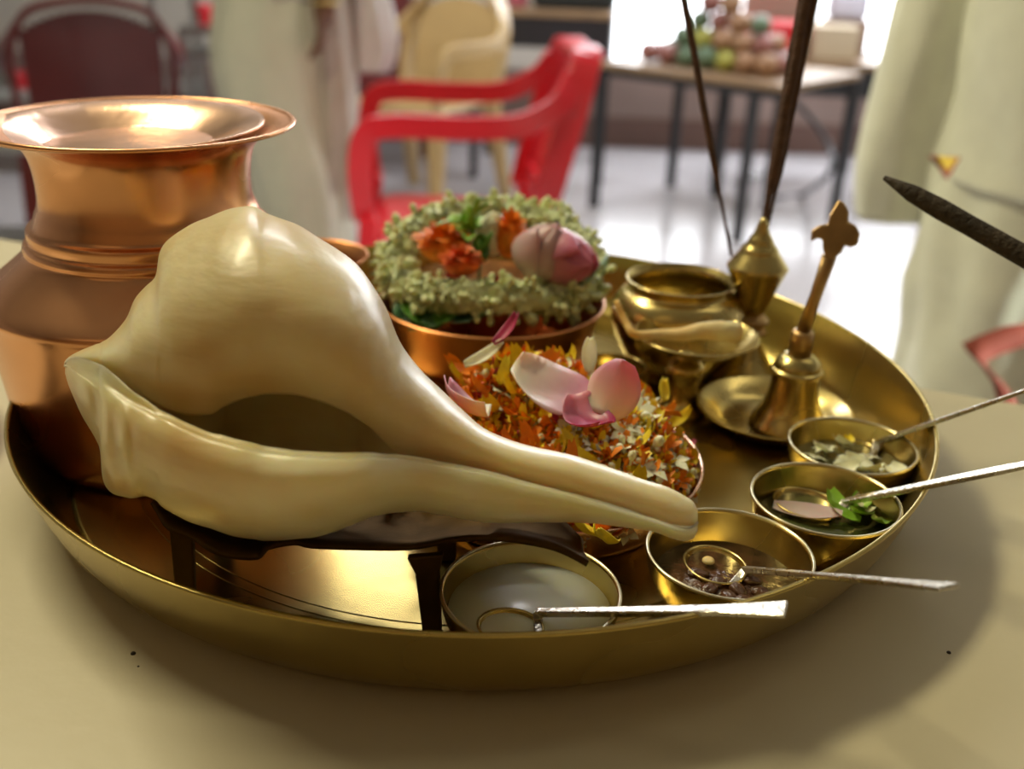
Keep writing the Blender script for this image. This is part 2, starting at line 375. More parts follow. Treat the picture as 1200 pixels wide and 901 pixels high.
# ================================================================= CONCH
def conch():
    S = [ # x, ytop, yA, yL, yB, s, ridge
        (76, 422, 427, 424, 437, .004, 4), (80, 417, 426, 420, 448, .009, 8), (88, 413, 424, 418, 466, .016, 14), (98, 409, 426, 420, 489, .022, 16),
        (112, 404, 430, 425, 515, .028, 16), (117, 403, 432, 427, 528, .030, 16), (121, 401, 434, 429, 560, .033, 15), (130, 395, 440, 436, 576, .036, 14), (148, 375, 454, 452, 584, .040, 10),
        (158, 350, 460, 460, 585, .042, 8), (170, 335, 466, 468, 583, .044, 6), (182, 323, 472, 477, 588, .046, 4), (188, 296, 475, 481, 594, .047, 2), (200, 279, 478, 487, 601, .049, 0),
        (222, 264, 483, 498, 611, .051, 0), (247, 252, 481, 508, 619, .053, 0), (262, 246.5, 474, 512, 624, .054, 0), (280, 241.5, 467, 517, 629, .055, 0), (298, 241, 462, 521, 632, .055, 0), (313, 249, 459, 524, 634, .055, 0),
        (347, 263, 460, 528, 632, .055, 0), (380, 282, 469, 531, 626, .053, 0), (410, 303, 485, 532, 617, .050, 0), (433, 327, 501, 532, 608, .046, 0),
        (450, 355, 516, 533, 603, .041, 0), (468, 400, 529, 533, 600, .036, 0), (493, 432, 538, 537, 600, .031, 0), (527, 467, 545, 543, 606, .027, 0),
        (567, 500, 553, 551, 612, .022, 0), (610, 519, 565, 563, 613, .019, 0), (660, 531, 578, 576, 613, .0165, 0), (700, 542, 590, 588, 613, .0145, 0),
        (733, 553, 600, 598, 617, .0125, 0), (767, 565, 610, 608, 624, .011, 0), (787, 573, 617, 615, 631, .010, 0), (803, 581, 620, 618, 634, .0085, 0),
        (813, 588, 618, 616, 631, .006, 0), (818, 598, 612, 611, 622, .003, 0)]
    rings = []
    for row in cat(S, 5):
        x, yt, yA, yL, yB, s, rg = row
        s = max(s, .002); k = s / .055
        d = .334 - (x - 300) / 520 * .022
        if x < 300: d = .334 + (300 - x) / 224 * .004
        H = yB - yt; lb = yB - yL
        crest = 0
        def yy(a): return yt + a * (yA - yt)
        Vd = 1.0
        op = max(0.0, min(1.0, (yL - yA) / 40.0))     # how wide the aperture is here
        inn = .25 + .75 * op
        wob = 0.0
        if x < 175:   # frilly left end of the outer lip
            wob = (4.0 * math.sin(x * .29) + 3 * math.sin(x * .11 + 1)) * min(1, (175 - x) / 25)
        P = [
            (x, yL, -.0505 * k), (x, yL + .03 * lb, -.0512 * k),
            (x - 1, yL + min(rg * .45, lb * .3) + .06 * lb, (-.0535 + .0035 * min(1, rg / 12)) * k),
            (x - 1, yL + min(rg, lb * .5) + .10 * lb, -.0555 * k),
            (x - 1, yL + .34 * lb + wob * .4, -.058 * k + wob * .00012),
            (x, yL + .64 * lb, -.052 * k + wob * .00035),
            (x, yL + .88 * lb - wob * .3, -.034 * k - wob * .0004),
            (x, yB, -.008 * k),
            (x, yB - .06 * H, .024 * k),
            (x, yB - .28 * H, .047 * k),
            (x, yB - .55 * H, .054 * k),
            (x, yt + .16 * H, .040 * k),
            (x, yt + .035 * H, .020 * k),
            (x, yt, -.002 * k),
            (x, yy(.07), -.020 * k),
            (x, yy(.22), -.0345 * k),
            (x, yy(.42), -.0435 * k),
            (x, yy(.64), -.0455 * k),
            (x, yy(.84), -.0415 * k),
            (x, yA, -.0345 * k),
            (x, yA - 2 * op, -.031 * k),
            (x, yA + (.0 * lb) - 14 * op, (-.036 + .029 * inn) * k),
            (x, yL + .10 * lb * inn, (-.038 + .045 * inn) * k),
            (x, yL + .50 * lb * inn, (-.040 + .030 * inn) * k),
            (x, yL + .42 * lb * inn, (-.0435 + .004 * inn) * k),
            (x, yL + .12 * lb * inn, (-.0485 + .003 * inn) * k),
            (x, yL - .3, -.0490 * k - .0003), (x, yL - .3, -.0498 * k - .0003),
        ]
        # closed smoothing of the section
        n = len(P); sec = []
        for i in range(n):
            a, b, c, e = P[i - 1], P[i], P[(i + 1) % n], P[(i + 2) % n]
            for q in range(4):
                t = q / 4
                sec.append(tuple(.5 * ((2 * b[j]) + (-a[j] + c[j]) * t + (2 * a[j] - 5 * b[j] + 4 * c[j] - e[j]) * t * t + (-a[j] + 3 * b[j] - 3 * c[j] + e[j]) * t ** 3) for j in range(3)))
        ring = []
        for (px, py, dd) in sec: ring.append(D(px, py, d + dd))
        rings.append(ring)
    o = loft('conch_shell', rings, M['conch'], None, True, True, (-.06, -.14, .04))
    bm = bmesh.new(); bm.from_mesh(o.data); bmesh.ops.recalc_face_normals(bm, faces=bm.faces)
    for v in bm.verts:     # faint growth ridges and dents
        p = v.co; h = noise.noise(Vector((p.x * 60, p.y * 60, p.z * 60))) * .0006 + noise.noise(Vector((p.x * 160 + 40 * p.z, p.y * 30, p.z * 40))) * .00025
        v.co = p + v.normal * h
    bm.to_mesh(o.data); bm.free()
    for p in o.data.polygons: p.use_smooth = True
    tag(o, 'large ivory conch shell lying on its brass stand, tip pointing right', 'conch')
conch()

# ================================================================= CONCH STAND
st = thing('conch_stand', 'low brass stand on four legs cradling the conch shell', 'stand', (-.05, -.14, TZ))
so = Vector((-.05, -.14, TZ))
front = [((176, 590), .036), ((184, 603), .034), ((196, 621), .032), ((222, 631), .031), ((248, 648), .030), ((272, 655), .030), ((303, 656), .030), ((314, 645), .031), ((345, 639), .0315), ((365, 643), .0315), ((420, 645), .032), ((480, 645), .033), ((525, 637), .036), ((560, 634), .040), ((600, 636), .0425), ((640, 643), .0435), ((665, 652), .044), ((687, 664), .044)]
FP = cat([tuple(W(p[0], p[1], z)) for p, z in front], 3)
cols = []
N = len(FP)
for i, p in enumerate(FP):
    u = i / (N - 1)
    wdt = .060 * (1 - .15 * u)
    if u > .55: wdt *= max(.30, 1 - (u - .55) / .45 * .70)
    if u < .12: wdt *= .55 + .45 * u / .12
    wdt = wdt * (1 + .03 * math.sin(i * 1.1))
    c = []
    for j in range(7):
        v = j / 6
        sag = -.006 * math.sin(PI * v) * (1 if u < .8 else .4)
        c.append(Vector((p[0] + .012 * v * (u > .9) * 0, p[1] + wdt * v, p[2] + sag)) - so)
    cols.append(c)
cr = loft('cradle', cols, M['brass_shaded'], st, False, False); solid(cr, .0018, -1)
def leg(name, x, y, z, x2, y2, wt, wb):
    bar(name, [Vector((x, y, z)) - so, Vector((x * .7 + x2 * .3, y * .7 + y2 * .3, z * .8 + TZ * .2)) - so, Vector((x2, y2, TZ)) - so], [wt * 1.5, wt, wb], [.004, .003, .003], M['brass_shaded'], st, (0, 1, 0), bv=.0006)
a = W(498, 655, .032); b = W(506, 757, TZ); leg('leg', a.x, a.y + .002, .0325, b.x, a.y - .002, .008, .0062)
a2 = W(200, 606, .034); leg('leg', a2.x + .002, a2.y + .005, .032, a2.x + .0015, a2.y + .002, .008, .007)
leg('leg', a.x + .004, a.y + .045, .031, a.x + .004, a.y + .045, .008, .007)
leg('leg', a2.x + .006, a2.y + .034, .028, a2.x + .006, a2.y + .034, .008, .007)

# ================================================================= CUPS AND SPOONS
def cup(x, y, R, h, label, tilt=(0, 0)):
    t = thing('brass_cup', label, 'cup', (x, y, TZ), 0, None)
    pr = cat([(0, 0), (R * .50, 0), (R * .60, .0012), (R * .84, h * .38), (R * .955, h * .7), (R, h)], 4)
    lathe('bowl', shell(pr, .0011), M['brass'], t, (0, 0, 0), 72)
    lathe('rim_bead', [(R - .0005 + .0006 * math.cos(a * PI / 4), h + .0005 * math.sin(a * PI / 4)) for a in range(9)], M['brass_pale'], t, (0, 0, 0), 72)
    t.rotation_euler = (tilt[0], tilt[1], 0)
    return t
def liquid(name, x, y, R, zt, m, label, ch='liquid'):
    n = 48
    o = lathe(name, [(0, zt - .006), (R * .8, zt - .006), (R, zt), (0, zt)], m, None, (x, y, 0), n)
    return tag(o, label, ch)
def cc(x, y, z): q = W(x, y, z); return (q.x, q.y)
C1 = cc(622, 691, .0265); C2 = cc(855, 646, .0265); C3 = cc(967, 583, .0265); C4 = cc(999, 521, .0245)
c1 = cup(*C1, .0292, .0243, 'brass cup full of milk under the conch, nearest the tray front')
c2 = cup(*C2, .0288, .0243, 'brass cup of dark brown syrup below the conch tip')
c3 = cup(*C3, .0280, .0243, 'brass cup of green leaf water between the syrup and flower cups')
c4 = cup(*C4, .0268, .0223, 'brass cup of floating white flowers beside the hand bell plate')
liquid('milk', *C1, .0265, .0190, M['milk'], 'white milk filling the cup nearest the tray front')
liquid('brown_syrup', *C2, .0256, .0150, M['syrup'], 'dark brown syrup in the cup below the conch tip')
liquid('leaf_water', *C3, .0246, .0155, M['tulsi_water'], 'green leaf water in the cup with the upright spoon bowl')
liquid('flower_water', *C4, .0236, .0150, M['flower_water'], 'murky water in the cup of white flowers')

def spoon(pb, zb, ps, zs, pr, zr, xe, we, label, bowl_r=.0085, bm='silver', pw=.0030):
    P0 = W(*ps, zs); P1 = W(*pr, zr)
    dr = (P1 - P0)
    best = None
    for i in range(10, 900):
        q = P0 + dr * (i / 100)
        if PX(q)[0] >= xe: best = q; break
    P2 = best or (P0 + dr * 3)
    B = W(*pb, zb); o = Vector((B.x, B.y, B.z))
    t = thing('ritual_spoon', label, 'spoon', o)
    mid = P0.lerp(P2, .75)
    pts = [P0 - o, (P0.lerp(P2, .4)) - o, mid - o, P2 - o]
    bar('handle', pts, [pw * .8, pw, pw * 1.25, we], [.0022, .0020, .0018, .0013], M[bm], t, (0, 0, 1), bv=.0005)
    # bowl: an oval cup
    V, Fc = lathe_data(shell(cat([(0, -.0040), (bowl_r * .5, -.0034), (bowl_r * .85, -.0014), (bowl_r, .0012)], 3), .0007), 36)
    d = Vector((dr.x, dr.y, 0)).normalized(); an = math.atan2(d.y, d.x)
    me = bpy.data.meshes.new('bowl'); me.from_pydata([(v[0] * 1.15, v[1], v[2]) for v in V], [], Fc); b = link('bowl', me, M['brass'], t); b.rotation_euler = (0, 0, an)
    edge = Vector((math.cos(an), math.sin(an), 0)) * bowl_r * 1.08
    bar('neck', [edge, (edge + (P0 - o)) * .5 + Vector((0, 0, -.0004)), P0 - o + dr.normalized() * .001], [.0035, .003, pw * .8], .0016, M[bm], t, (0, 0, 1), bv=.0004)
    return t
spoon((598, 737), .0190, (627, 718), .0205, (850, 715), .0385, 920, .0082, 'silvery spoon lying in the milk cup, its handle level to the right', .0095, 'silver', .0036)
spoon((838, 664), .0153, (872, 667), .0178, (975, 676), .0425, 1113, .0070, 'silvery spoon standing in the dark syrup cup', .0110, 'silver', .0034)
spoon((945, 592), .0160, (990, 588), .0180, (1098, 566), .0392, 1230, .0062, 'spoon with round brass bowl resting in the leaf water cup', .0118, 'silver', .0056)
spoon((1003, 527), .0152, (1028, 518), .0172, (1103, 492), .0392, 1230, .0068, 'spoon slanting up out of the white flower cup', .0080, 'silver', .0064)

# ================================================================= PETAL SHAPES
def petal_mesh(name, Ln, Wd, curl=.4, cup_=.3, tip=1.0, nu=4, nv=5, ruffle=0.0, seed=0):
    rnd = random.Random(seed); V = []; Fc = []
    for j in range(nv + 1):
        v = j / nv; wd = Wd * (math.sin(PI * min(.98, .12 + v * .80 / tip)) ** .7)
        for i in range(nu + 1):
            u = i / nu * 2 - 1
            V.append((u * wd / 2, v * Ln * math.cos(curl * v), Ln * v * math.sin(curl * v) + cup_ * Wd * (u * u) * .5 + ruffle * Wd * math.sin(u * 5 + v * 7 + seed) * v))
    for j in range(nv):
        for i in range(nu):
            a = j * (nu + 1) + i; Fc.append((a, a + 1, a + nu + 2, a + nu + 1))
    me = bpy.data.meshes.new(name); me.from_pydata(V, [], Fc)
    for p in me.polygons: p.use_smooth = True
    return me
def bud_mesh(name, Ln, R, nseg=6):
    V, Fc = lathe_data([(0, 0), (R * .35, Ln * .05), (R * .4, Ln * .35), (R, Ln * .6), (R * .85, Ln * .85), (0, Ln)], nseg)
    me = bpy.data.meshes.new(name); me.from_pydata(V, [], Fc)
    for p in me.polygons: p.use_smooth = True
    return me
def floret_mesh(name, R, n=5):
    V = []; Fc = []
    for k in range(n):
        a = 2 * PI * k / n; ca, sa = math.cos(a), math.sin(a); b = len(V)
        for (u, v, z) in ((-.12, 0, 0), (.12, 0, 0), (.30, .55, .22), (0, 1, .12), (-.30, .55, .22)):
            x, y = u * R, v * R; V.append((x * ca - y * sa, x * sa + y * ca, z * R))
        Fc += [(b, b + 1, b + 2, b + 4), (b + 4, b + 2, b + 3)]
    b = len(V)
    for k in range(4):
        a = PI / 2 * k; V.append((R * .1 * math.cos(a), R * .1 * math.sin(a), 0)); V.append((R * .07 * math.cos(a), R * .07 * math.sin(a), -R * .9))
    for k in range(4):
        i, j = b + 2 * k, b + 2 * ((k + 1) % 4); Fc.append((i, j, j + 1, i + 1))
    me = bpy.data.meshes.new(name); me.from_pydata(V, [], Fc)
    for p in me.polygons: p.use_smooth = True
    return me
def cluster_mesh(name, n, R, Ln, seed=0):      # a shredded tuft of narrow petals (marigold bit)
    rnd = random.Random(seed); V = []; Fc = []
    for k in range(n):
        a = rnd.uniform(0, 2 * PI); e = rnd.uniform(.2, 1.3); L2 = Ln * rnd.uniform(.6, 1.1); w_ = R * rnd.uniform(.5, .9)
        M4 = Matrix.Rotation(a, 4, 'Z') @ Matrix.Rotation(e, 4, 'X'); b = len(V)
        for (u, v, z) in ((-.3, 0, 0), (.3, 0, 0), (.55, .6, .15), (-.55, .6, .15), (.3, 1, -.1), (-.3, 1, -.1)):
            V.append(tuple(M4 @ Vector((u * w_, v * L2, z * w_))))
        Fc += [(b, b + 1, b + 2, b + 3), (b + 3, b + 2, b + 4, b + 5)]
    me = bpy.data.meshes.new(name); me.from_pydata(V, [], Fc)
    for p in me.polygons: p.use_smooth = True
    return me
def rrot(rnd, tilt=1.0):
    return (rnd.uniform(-tilt, tilt), rnd.uniform(-tilt, tilt), rnd.uniform(0, 2 * PI))

# ================================================================= FLOWER PLATE
PC = Vector((.0335, -.0600, TZ)); PR = .0615
fp = lathe('copper_plate', shell(cat([(0, 0), (.045, 0), (.051, .003), (.057, .012), (PR, .020)], 4), .0011), M['copper_pale'], None, PC, 96)
tag(fp, 'copper plate heaped with shredded flower petals behind the conch', 'plate')
def heap(x, y):
    r = math.hypot(x - PC.x, y - PC.y) / .0575
    base = .007 + .020 * max(0, 1 - r ** 3) + .010 * min(1, r)
    g = .022 * math.exp(-(((x - .016) / .034) ** 2 + ((y + .032) / .028) ** 2)) * max(0, 1 - r ** 6)
    g2 = .008 * math.exp(-(((x - .065) / .030) ** 2 + ((y + .055) / .030) ** 2)) * max(0, 1 - r ** 6)
    return TZ + base + g + g2 + .0015 * noise.noise(Vector((x * 150, y * 150, 0)))
rnd = random.Random(3)
# core of the heap (stuff): mound surface plus thousands of shreds, one object
def bake(meshes, items, name, mats):
    V = []; Fc = []; Mi = []
    for (k, mx, mi) in items:
        me = meshes[k]; b = len(V)
        V += [tuple(mx @ v.co) for v in me.vertices]
        for p in me.polygons: Fc.append(tuple(b + i for i in p.vertices)); Mi.append(mi)
    me = bpy.data.meshes.new(name); me.from_pydata(V, [], Fc)
    for m in mats: me.materials.append(m)
    me.polygons.foreach_set('material_index', Mi); me.polygons.foreach_set('use_smooth', [True] * len(Fc)); me.update()
    o = bpy.data.objects.new(name, me); COL.objects.link(o); return o
shapes = [cluster_mesh('tuft', 7, .0034, .0062, 1), cluster_mesh('tuft2', 5, .0040, .0068, 2), petal_mesh('strip', .0095, .0042, .8, .5, seed=3, nu=2, nv=4), floret_mesh('floret', .0050), bud_mesh('bud', .0060, .0016)]
items = []
for k in range(2300):
    a = rnd.uniform(0, 2 * PI); r = .0575 * math.sqrt(rnd.random()); x, y = PC.x + r * math.cos(a), PC.y + r * math.sin(a)
    z = heap(x, y) - rnd.uniform(.0005, .004)
    right = (x - .03) / .06 + rnd.uniform(-.5, .5)      # more white at the right side, more orange at the left
    q = rnd.random()
    if q < .36: mi, sh = 0, rnd.choice([0, 1, 2])
    elif q < .41: mi, sh = 1, rnd.choice([0, 1])
    elif q < .66: mi, sh = 2, rnd.choice([0, 1, 2])
    elif q < .97: mi, sh = 3, rnd.choice([3, 4, 3])
    else: mi, sh = 4, 2
    if mi == 3 and right < -.1 and rnd.random() < .6: mi = rnd.choice([0, 2, 0]); sh = rnd.choice([0, 1, 2])
    if mi in (0, 1) and right > .7 and rnd.random() < .35: mi, sh = 3, 3
    mx = Matrix.Translation((x, y, z)) @ Matrix.Rotation(rnd.uniform(0, 2 * PI), 4, 'Z') @ Matrix.Rotation(rnd.uniform(-.9, .9), 4, 'X') @ Matrix.Scale(rnd.uniform(.7, 1.1), 4)
    items.append((sh, mx, mi))
hp = bake(shapes, items, 'shredded_petals', [M['orange'], M['deep_orange'], M['yellow'], M['white_flower'], M['magenta']])
tag(hp, 'mixed orange, yellow and white shredded petals filling the copper plate', 'petals', None, 'stuff')
V = []; Fc = []; ng = 26
for i in range(ng + 1):
    for k in range(40):
        r = .0570 * i / ng; a = 2 * PI * k / 40; x, y = PC.x + r * math.cos(a), PC.y + r * math.sin(a); V.append((x, y, max(TZ + .0015, heap(x, y) - .0042)))
for i in range(ng):
    for k in range(40): Fc.append((i * 40 + k, i * 40 + (k + 1) % 40, (i + 1) * 40 + (k + 1) % 40, (i + 1) * 40 + k))
und = mesh('petal_bed', V, Fc, M['deep_orange']); tag(und, 'deep orange bottom layer of petals under the shredded heap', 'petals', None, 'stuff')

def scatter(mesh_list, mtl, n, name, label, cat_, group, seed, bias, scale=(.8, 1.25), lift=.0010):
    rnd = random.Random(seed); k = 0; tries = 0
    ms = []
    for me in mesh_list:
        me = me.copy(); me.materials.clear(); me.materials.append(mtl); ms.append(me)
    while k < n and tries < 20000:
        tries += 1
        a = rnd.uniform(0, 2 * PI); r = .055 * math.sqrt(rnd.random()); x, y = PC.x + r * math.cos(a), PC.y + r * math.sin(a)
        if rnd.random() > bias(x, y): continue
        o = bpy.data.objects.new(name, rnd.choice(ms)); COL.objects.link(o)
        o.location = (x, y, heap(x, y) + lift); o.rotation_euler = (rnd.uniform(-.6, .6), rnd.uniform(-.6, .6), rnd.uniform(0, 6.28)); s = rnd.uniform(*scale); o.scale = (s, s, s)
        tag(o, label, cat_, group); k += 1
big = [petal_mesh('marigold_petal_a', .0125, .0062, .7, .6, seed=1, ruffle=.08), petal_mesh('marigold_petal_b', .0105, .0070, -.5, .7, seed=2, ruffle=.1), petal_mesh('marigold_petal_c', .0135, .0050, 1.1, .5, seed=5, ruffle=.1)]
lefty = lambda x, y: 1.0 if x < .05 else .5
righty = lambda x, y: .12 if x < .035 else 1.0
scatter(big + [shapes[0]], M['orange'], 90, 'marigold_petal', 'loose orange marigold petal lying on the petal heap', 'petal', 'orange marigold petals on the heap', 11, lefty)
scatter(big, M['yellow'], 60, 'marigold_petal', 'loose yellow marigold petal lying on the petal heap', 'petal', 'yellow marigold petals on the heap', 12, lambda x, y: 1)
scatter([floret_mesh('floret_big', .0078), floret_mesh('floret_mid', .0066)], M['white_flower'], 60, 'jasmine_floret', 'small open white jasmine floret on the petal heap', 'flower', 'white jasmine florets on the heap', 13, righty)
scatter([bud_mesh('bud_big', .0075, .0019, 8)], M['white_flower'], 12, 'jasmine_bud', 'closed greenish white bud on the right side of the petal heap', 'bud', 'white buds on the heap', 14, lambda x, y: 1 if x > .06 else 0)
scatter(big[:2], M['magenta'], 9, 'rose_shred', 'small magenta rose shred among the orange petals', 'petal', 'magenta shreds on the heap', 15, lambda x, y: 1)

def big_petal(px, py, z, Ln, Wd, rot, m, label, curl=.6, cup_=.5, ruffle=.0, seed=0, name='rose_petal', catg='petal'):
    me = petal_mesh(name, Ln, Wd, curl, cup_, nu=8, nv=10, ruffle=ruffle, seed=seed); p = W(px, py, z)
    o = bpy.data.objects.new(name, me); me.materials.append(m); COL.objects.link(o); o.location = p; o.rotation_euler = rot; solid(o, .0004)
    return tag(o, label, catg)
big_petal(600, 430, .064, .033, .034, (-.75, .12, -1.80), M['rose'], 'largest pale pink rose petal on top of the petal heap', .35, .22, .05, 1)
big_petal(706, 486, .056, .022, .020, (.95, .25, -.35), M['rose'], 'rounded white and pink rose petal right of the largest one', .3, -.35, .03, 2)
big_petal(672, 462, .060, .024, .018, (-.95, .0, -2.75), M['rose_deep'], 'deep magenta tip of a folded rose petal at the heap centre', .9, .5, .12, 3)
big_petal(572, 488, .051, .020, .017, (-.2, .5, 1.25), M['rose'], 'pale pink rose petal at the left, touching the conch outline', .6, .6, .05, 4)
big_petal(690, 436, .058, .014, .006, (.9, 0, .1), M['white_flower'], 'cream pointed petal standing up behind the big rose petals', .5, .6, 0, 5)
big_petal(580, 404, .063, .016, .006, (.3, 0, -.8), M['magenta'], 'thin magenta petal sticking up at the back left of the heap', .4, .6, 0, 6)
big_petal(545, 430, .055, .018, .006, (.1, .3, -1.0), M['white_flower'], 'long cream petal at the left back of the heap', .4, .7, 0, 7)
big_petal(778, 470, .036, .010, .005, (.5, .3, .3), M['yellow'], 'small yellow petal standing at the right back of the heap', .3, .7, 0, 8)

# small petals visible beneath the conch: yellow and orange at the front of the plate, red at the left
for i, (px, py, m, L1, W1, rz, lab) in enumerate([
    (700, 628, 'yellow', .013, .008, 1.9, 'yellow petal at the plate front just right of the milk cup'),
    (722, 636, 'yellow', .014, .007, 2.5, 'long yellow petal at the plate front under the conch tip'),
    (688, 622, 'orange', .011, .007, 1.2, 'orange petal at the plate front above the milk cup rim'),
    (710, 620, 'deep_orange', .011, .006, 2.9, 'deep orange petal tucked under the conch tip'),
    (466, 606, 'red_petal', .013, .012, .4, 'bright red petal under the middle of the conch'),
    (486, 612, 'white_flower', .010, .006, -.6, 'cream petal beside the red one under the conch')]):
    big_petal(px, py, .0265, L1, W1, (.25, .2, rz), M[m], lab, .5, .5, .1, 20 + i, 'loose_petal')

# ================================================================= GARLAND, ITS BOWL AND PLATE
gp = lathe('copper_dish', shell(cat([(0, 0), (.045, 0), (.052, .003), (.057, .016), (.0610, .030), (.0622, .0308)], 4), .0012), M['copper_dark'], None, (.002, .100, TZ), 96)
tag(gp, 'wide dark copper dish with green leaves under the garland bowl', 'dish')
GC = Vector((.001, .113, .0)); 
gb = lathe('copper_bowl', shell(cat([(0, 0), (.020, 0), (.024, .003), (.036, .018), (.045, .030), (.0475, .034)], 4), .0012), M['copper'], None, (GC.x - .002, GC.y - .003, TZ + .0016), 80)
tag(gb, 'copper bowl holding the white jasmine garland', 'bowl')
gar = thing('jasmine_garland', 'thick coiled garland of pale jasmine buds in the copper bowl', 'garland', (GC.x, GC.y, .045))
rnd = random.Random(21)
bm_a = [bud_mesh('garland_bud', .0085, .0019, 6), floret_mesh('garland_floret', .0064)]
for me in bm_a: me.materials.append(M['jasmine_green'])
GR, Gr = .0515, .0125
ring_pts = []
for k in range(64):
    a = 2 * PI * k / 64
    lift = .021 * max(0, math.sin(a)) + .002 * math.sin(3 * a)
    ring_pts.append((GR * 1.06 * math.cos(a), GR * math.sin(a), lift))
tube('string', ring_pts + [ring_pts[0]], .007, M['jasmine_green'], gar, 8)
cand = []
for k in range(1150):
    a = rnd.uniform(0, 2 * PI); b = rnd.uniform(0, 2 * PI)
    lift = .021 * max(0, math.sin(a)) + .002 * math.sin(3 * a)
    rr = Gr * rnd.uniform(.30, .62)
    c = Vector((GR * 1.06 * math.cos(a), GR * math.sin(a), lift))
    nrm = Vector((math.cos(a) * math.cos(b), math.sin(a) * math.cos(b), math.sin(b)))
    nrm = (nrm + Vector((rnd.uniform(-.5, .5), rnd.uniform(-.5, .5), rnd.uniform(-.3, .5)))).normalized()
    vis = nrm.dot(Vector((0, -.8, .6)))
    cand.append((vis + rnd.uniform(-.2, .2), c + nrm * rr, nrm))
cand.sort(key=lambda t: -t[0])
rest = []
for i, (v, p, nrm) in enumerate(cand):
    q = nrm.to_track_quat('Z', 'Y'); s = rnd.uniform(.8, 1.2)
    if i < 290:
        o = bpy.data.objects.new('jasmine_bud', bm_a[i % 3 != 0]); COL.objects.link(o); o.parent = gar; o.location = p
        o.rotation_mode = 'QUATERNION'; o.rotation_quaternion = q; o.scale = (s, s, s)
    else: rest.append((int(i % 3 != 0), Matrix.Translation(p) @ q.to_matrix().to_4x4() @ Matrix.Scale(s, 4), 0))
o = bake(bm_a, rest, 'packed_buds', [M['jasmine_green']]); o.parent = gar; o['kind'] = 'stuff'

# flowers inside the coil
def marigold(px, py, z, R, label, m='orange', sq=(1, 1, .8)):
    p = W(px, py, z); t = thing('marigold', label, 'flower', p)
    base = cluster_mesh('florets', 170, R * .45, R * 1.0, 5)
    c = link('florets', base, M[m], t); c.scale = sq; c['kind'] = 'stuff'
    co = lathe('flower_heart', cat([(0, -R * .6), (R * .5, -R * .45), (R * .78, 0), (R * .55, R * .5), (0, R * .72)], 3), M[m], t, (0, 0, 0), 24); co.scale = sq
    return t
marigold(520, 290, .062, .0175, 'orange marigold at the left inside the garland')
marigold(541, 310, .060, .0125, 'darker orange marigold low behind the garland front', 'deep_orange')
marigold(598, 281, .066, .0135, 'orange marigold in the middle between white and pink flowers', 'orange', (.8, .8, 1.3))
def leafy(px, py, z, n, label, name='herb_sprig', m='leaf_bright', L1=.016, seed=0, spread=.6, W1=.008):
    p = W(px, py, z); t = thing(name, label, 'leaves', p); r = random.Random(seed)
    tube('stem', [(0, 0, -.012), (0, 0, 0), (0, 0, .006)], .0009, M['stem'], t, 6)
    for k in range(n):
        me = petal_mesh('leaf', L1 * r.uniform(.7, 1.1), W1 * r.uniform(.8, 1.2), r.uniform(-.6, .4), .4, seed=k, nu=4, nv=6); me.materials.append(M[m])
        o = bpy.data.objects.new('leaf', me); COL.objects.link(o); o.parent = t; o.location = (0, 0, r.uniform(-.002, .005))
        o.rotation_euler = (r.uniform(.2, 1.4) * spread / .6, r.uniform(-.3, .3), k * 2.4 + r.uniform(-.4, .4)); solid(o, .0003)
    return t
leafy(550, 276, .068, 9, 'bright green herb sprig between the two marigolds', seed=1, L1=.019)
leafy(562, 304, .060, 7, 'darker green sprig low in the centre of the garland', m='leaf', seed=2, L1=.014)
# cream rose beside the sprig
def rosebud(px, py, z, L1, R1, n, label, m, rot, name, flare=.25):
    """closed bud along local z: a heart and n overlapping petals hugging it"""
    p = W(px, py, z); t = thing(name, label, 'flower', p)
    prof = cat([(.0001, 0), (R1 * .62, L1 * .10), (R1 * .98, L1 * .34), (R1 * .92, L1 * .55), (R1 * .55, L1 * .82), (.0002, L1)], 4)
    V, Fc = lathe_data([(r * .93, q) for r, q in prof], 20)
    me = bpy.data.meshes.new('heart'); me.from_pydata(V, [], Fc); link('heart', me, M[m], t)
    lathe('calyx', cat([(0, -.002), (R1 * .4, -.001), (R1 * .62, L1 * .08), (R1 * .45, L1 * .10)], 3), M['stem'], t, (0, 0, 0), 12)
    for k in range(n):
        V = []; Fc = []; nu, nv = 8, 12; a0 = k * 2 * PI / n; top = .97 - .08 * (k % 2)
        for j in range(nv + 1):
            v = j / nv; q = v * top * (len(prof) - 1); i0 = min(int(q), len(prof) - 2); f = q - i0
            r0 = prof[i0][0] * (1 - f) + prof[i0 + 1][0] * f; z0 = prof[i0][1] * (1 - f) + prof[i0 + 1][1] * f
            half = 1.05 * math.sqrt(max(0, 1 - v ** 3)) * (2.0 * PI / n) * .72
            for i in range(nu + 1):
                u = i / nu * 2 - 1; a = a0 + u * half; r = r0 * (1.02 + .05 * (k % 2)) + flare * R1 * v ** 4 * (k % 2) + .0004
                V.append((r * math.cos(a), r * math.sin(a), z0 - .05 * L1 * u * u * v))
        for j in range(nv):
            for i in range(nu):
                b = j * (nu + 1) + i; Fc.append((b, b + 1, b + nu + 2, b + nu + 1))
        o = mesh('petal', V, Fc, M[m], t); solid(o, .0006, 1)
    t.rotation_euler = rot
    return t
rosebud(577, 296, .056, .024, .0095, 4, 'pale cream flower between the green sprig and orange marigold', 'white_flower', (.15, .0, .1), 'cream_flower')
rosebud(626, 322, .052, .032, .0145, 5, 'greyish pink lotus bud leaning up inside the garland', 'lotus_pale', (.25, .30, 0), 'lotus_bud')
rosebud(634, 300, .060, .038, .0140, 5, 'pink lotus bud lying towards the right side of the garland', 'lotus', (.35, 1.42, -.45), 'lotus_bud')
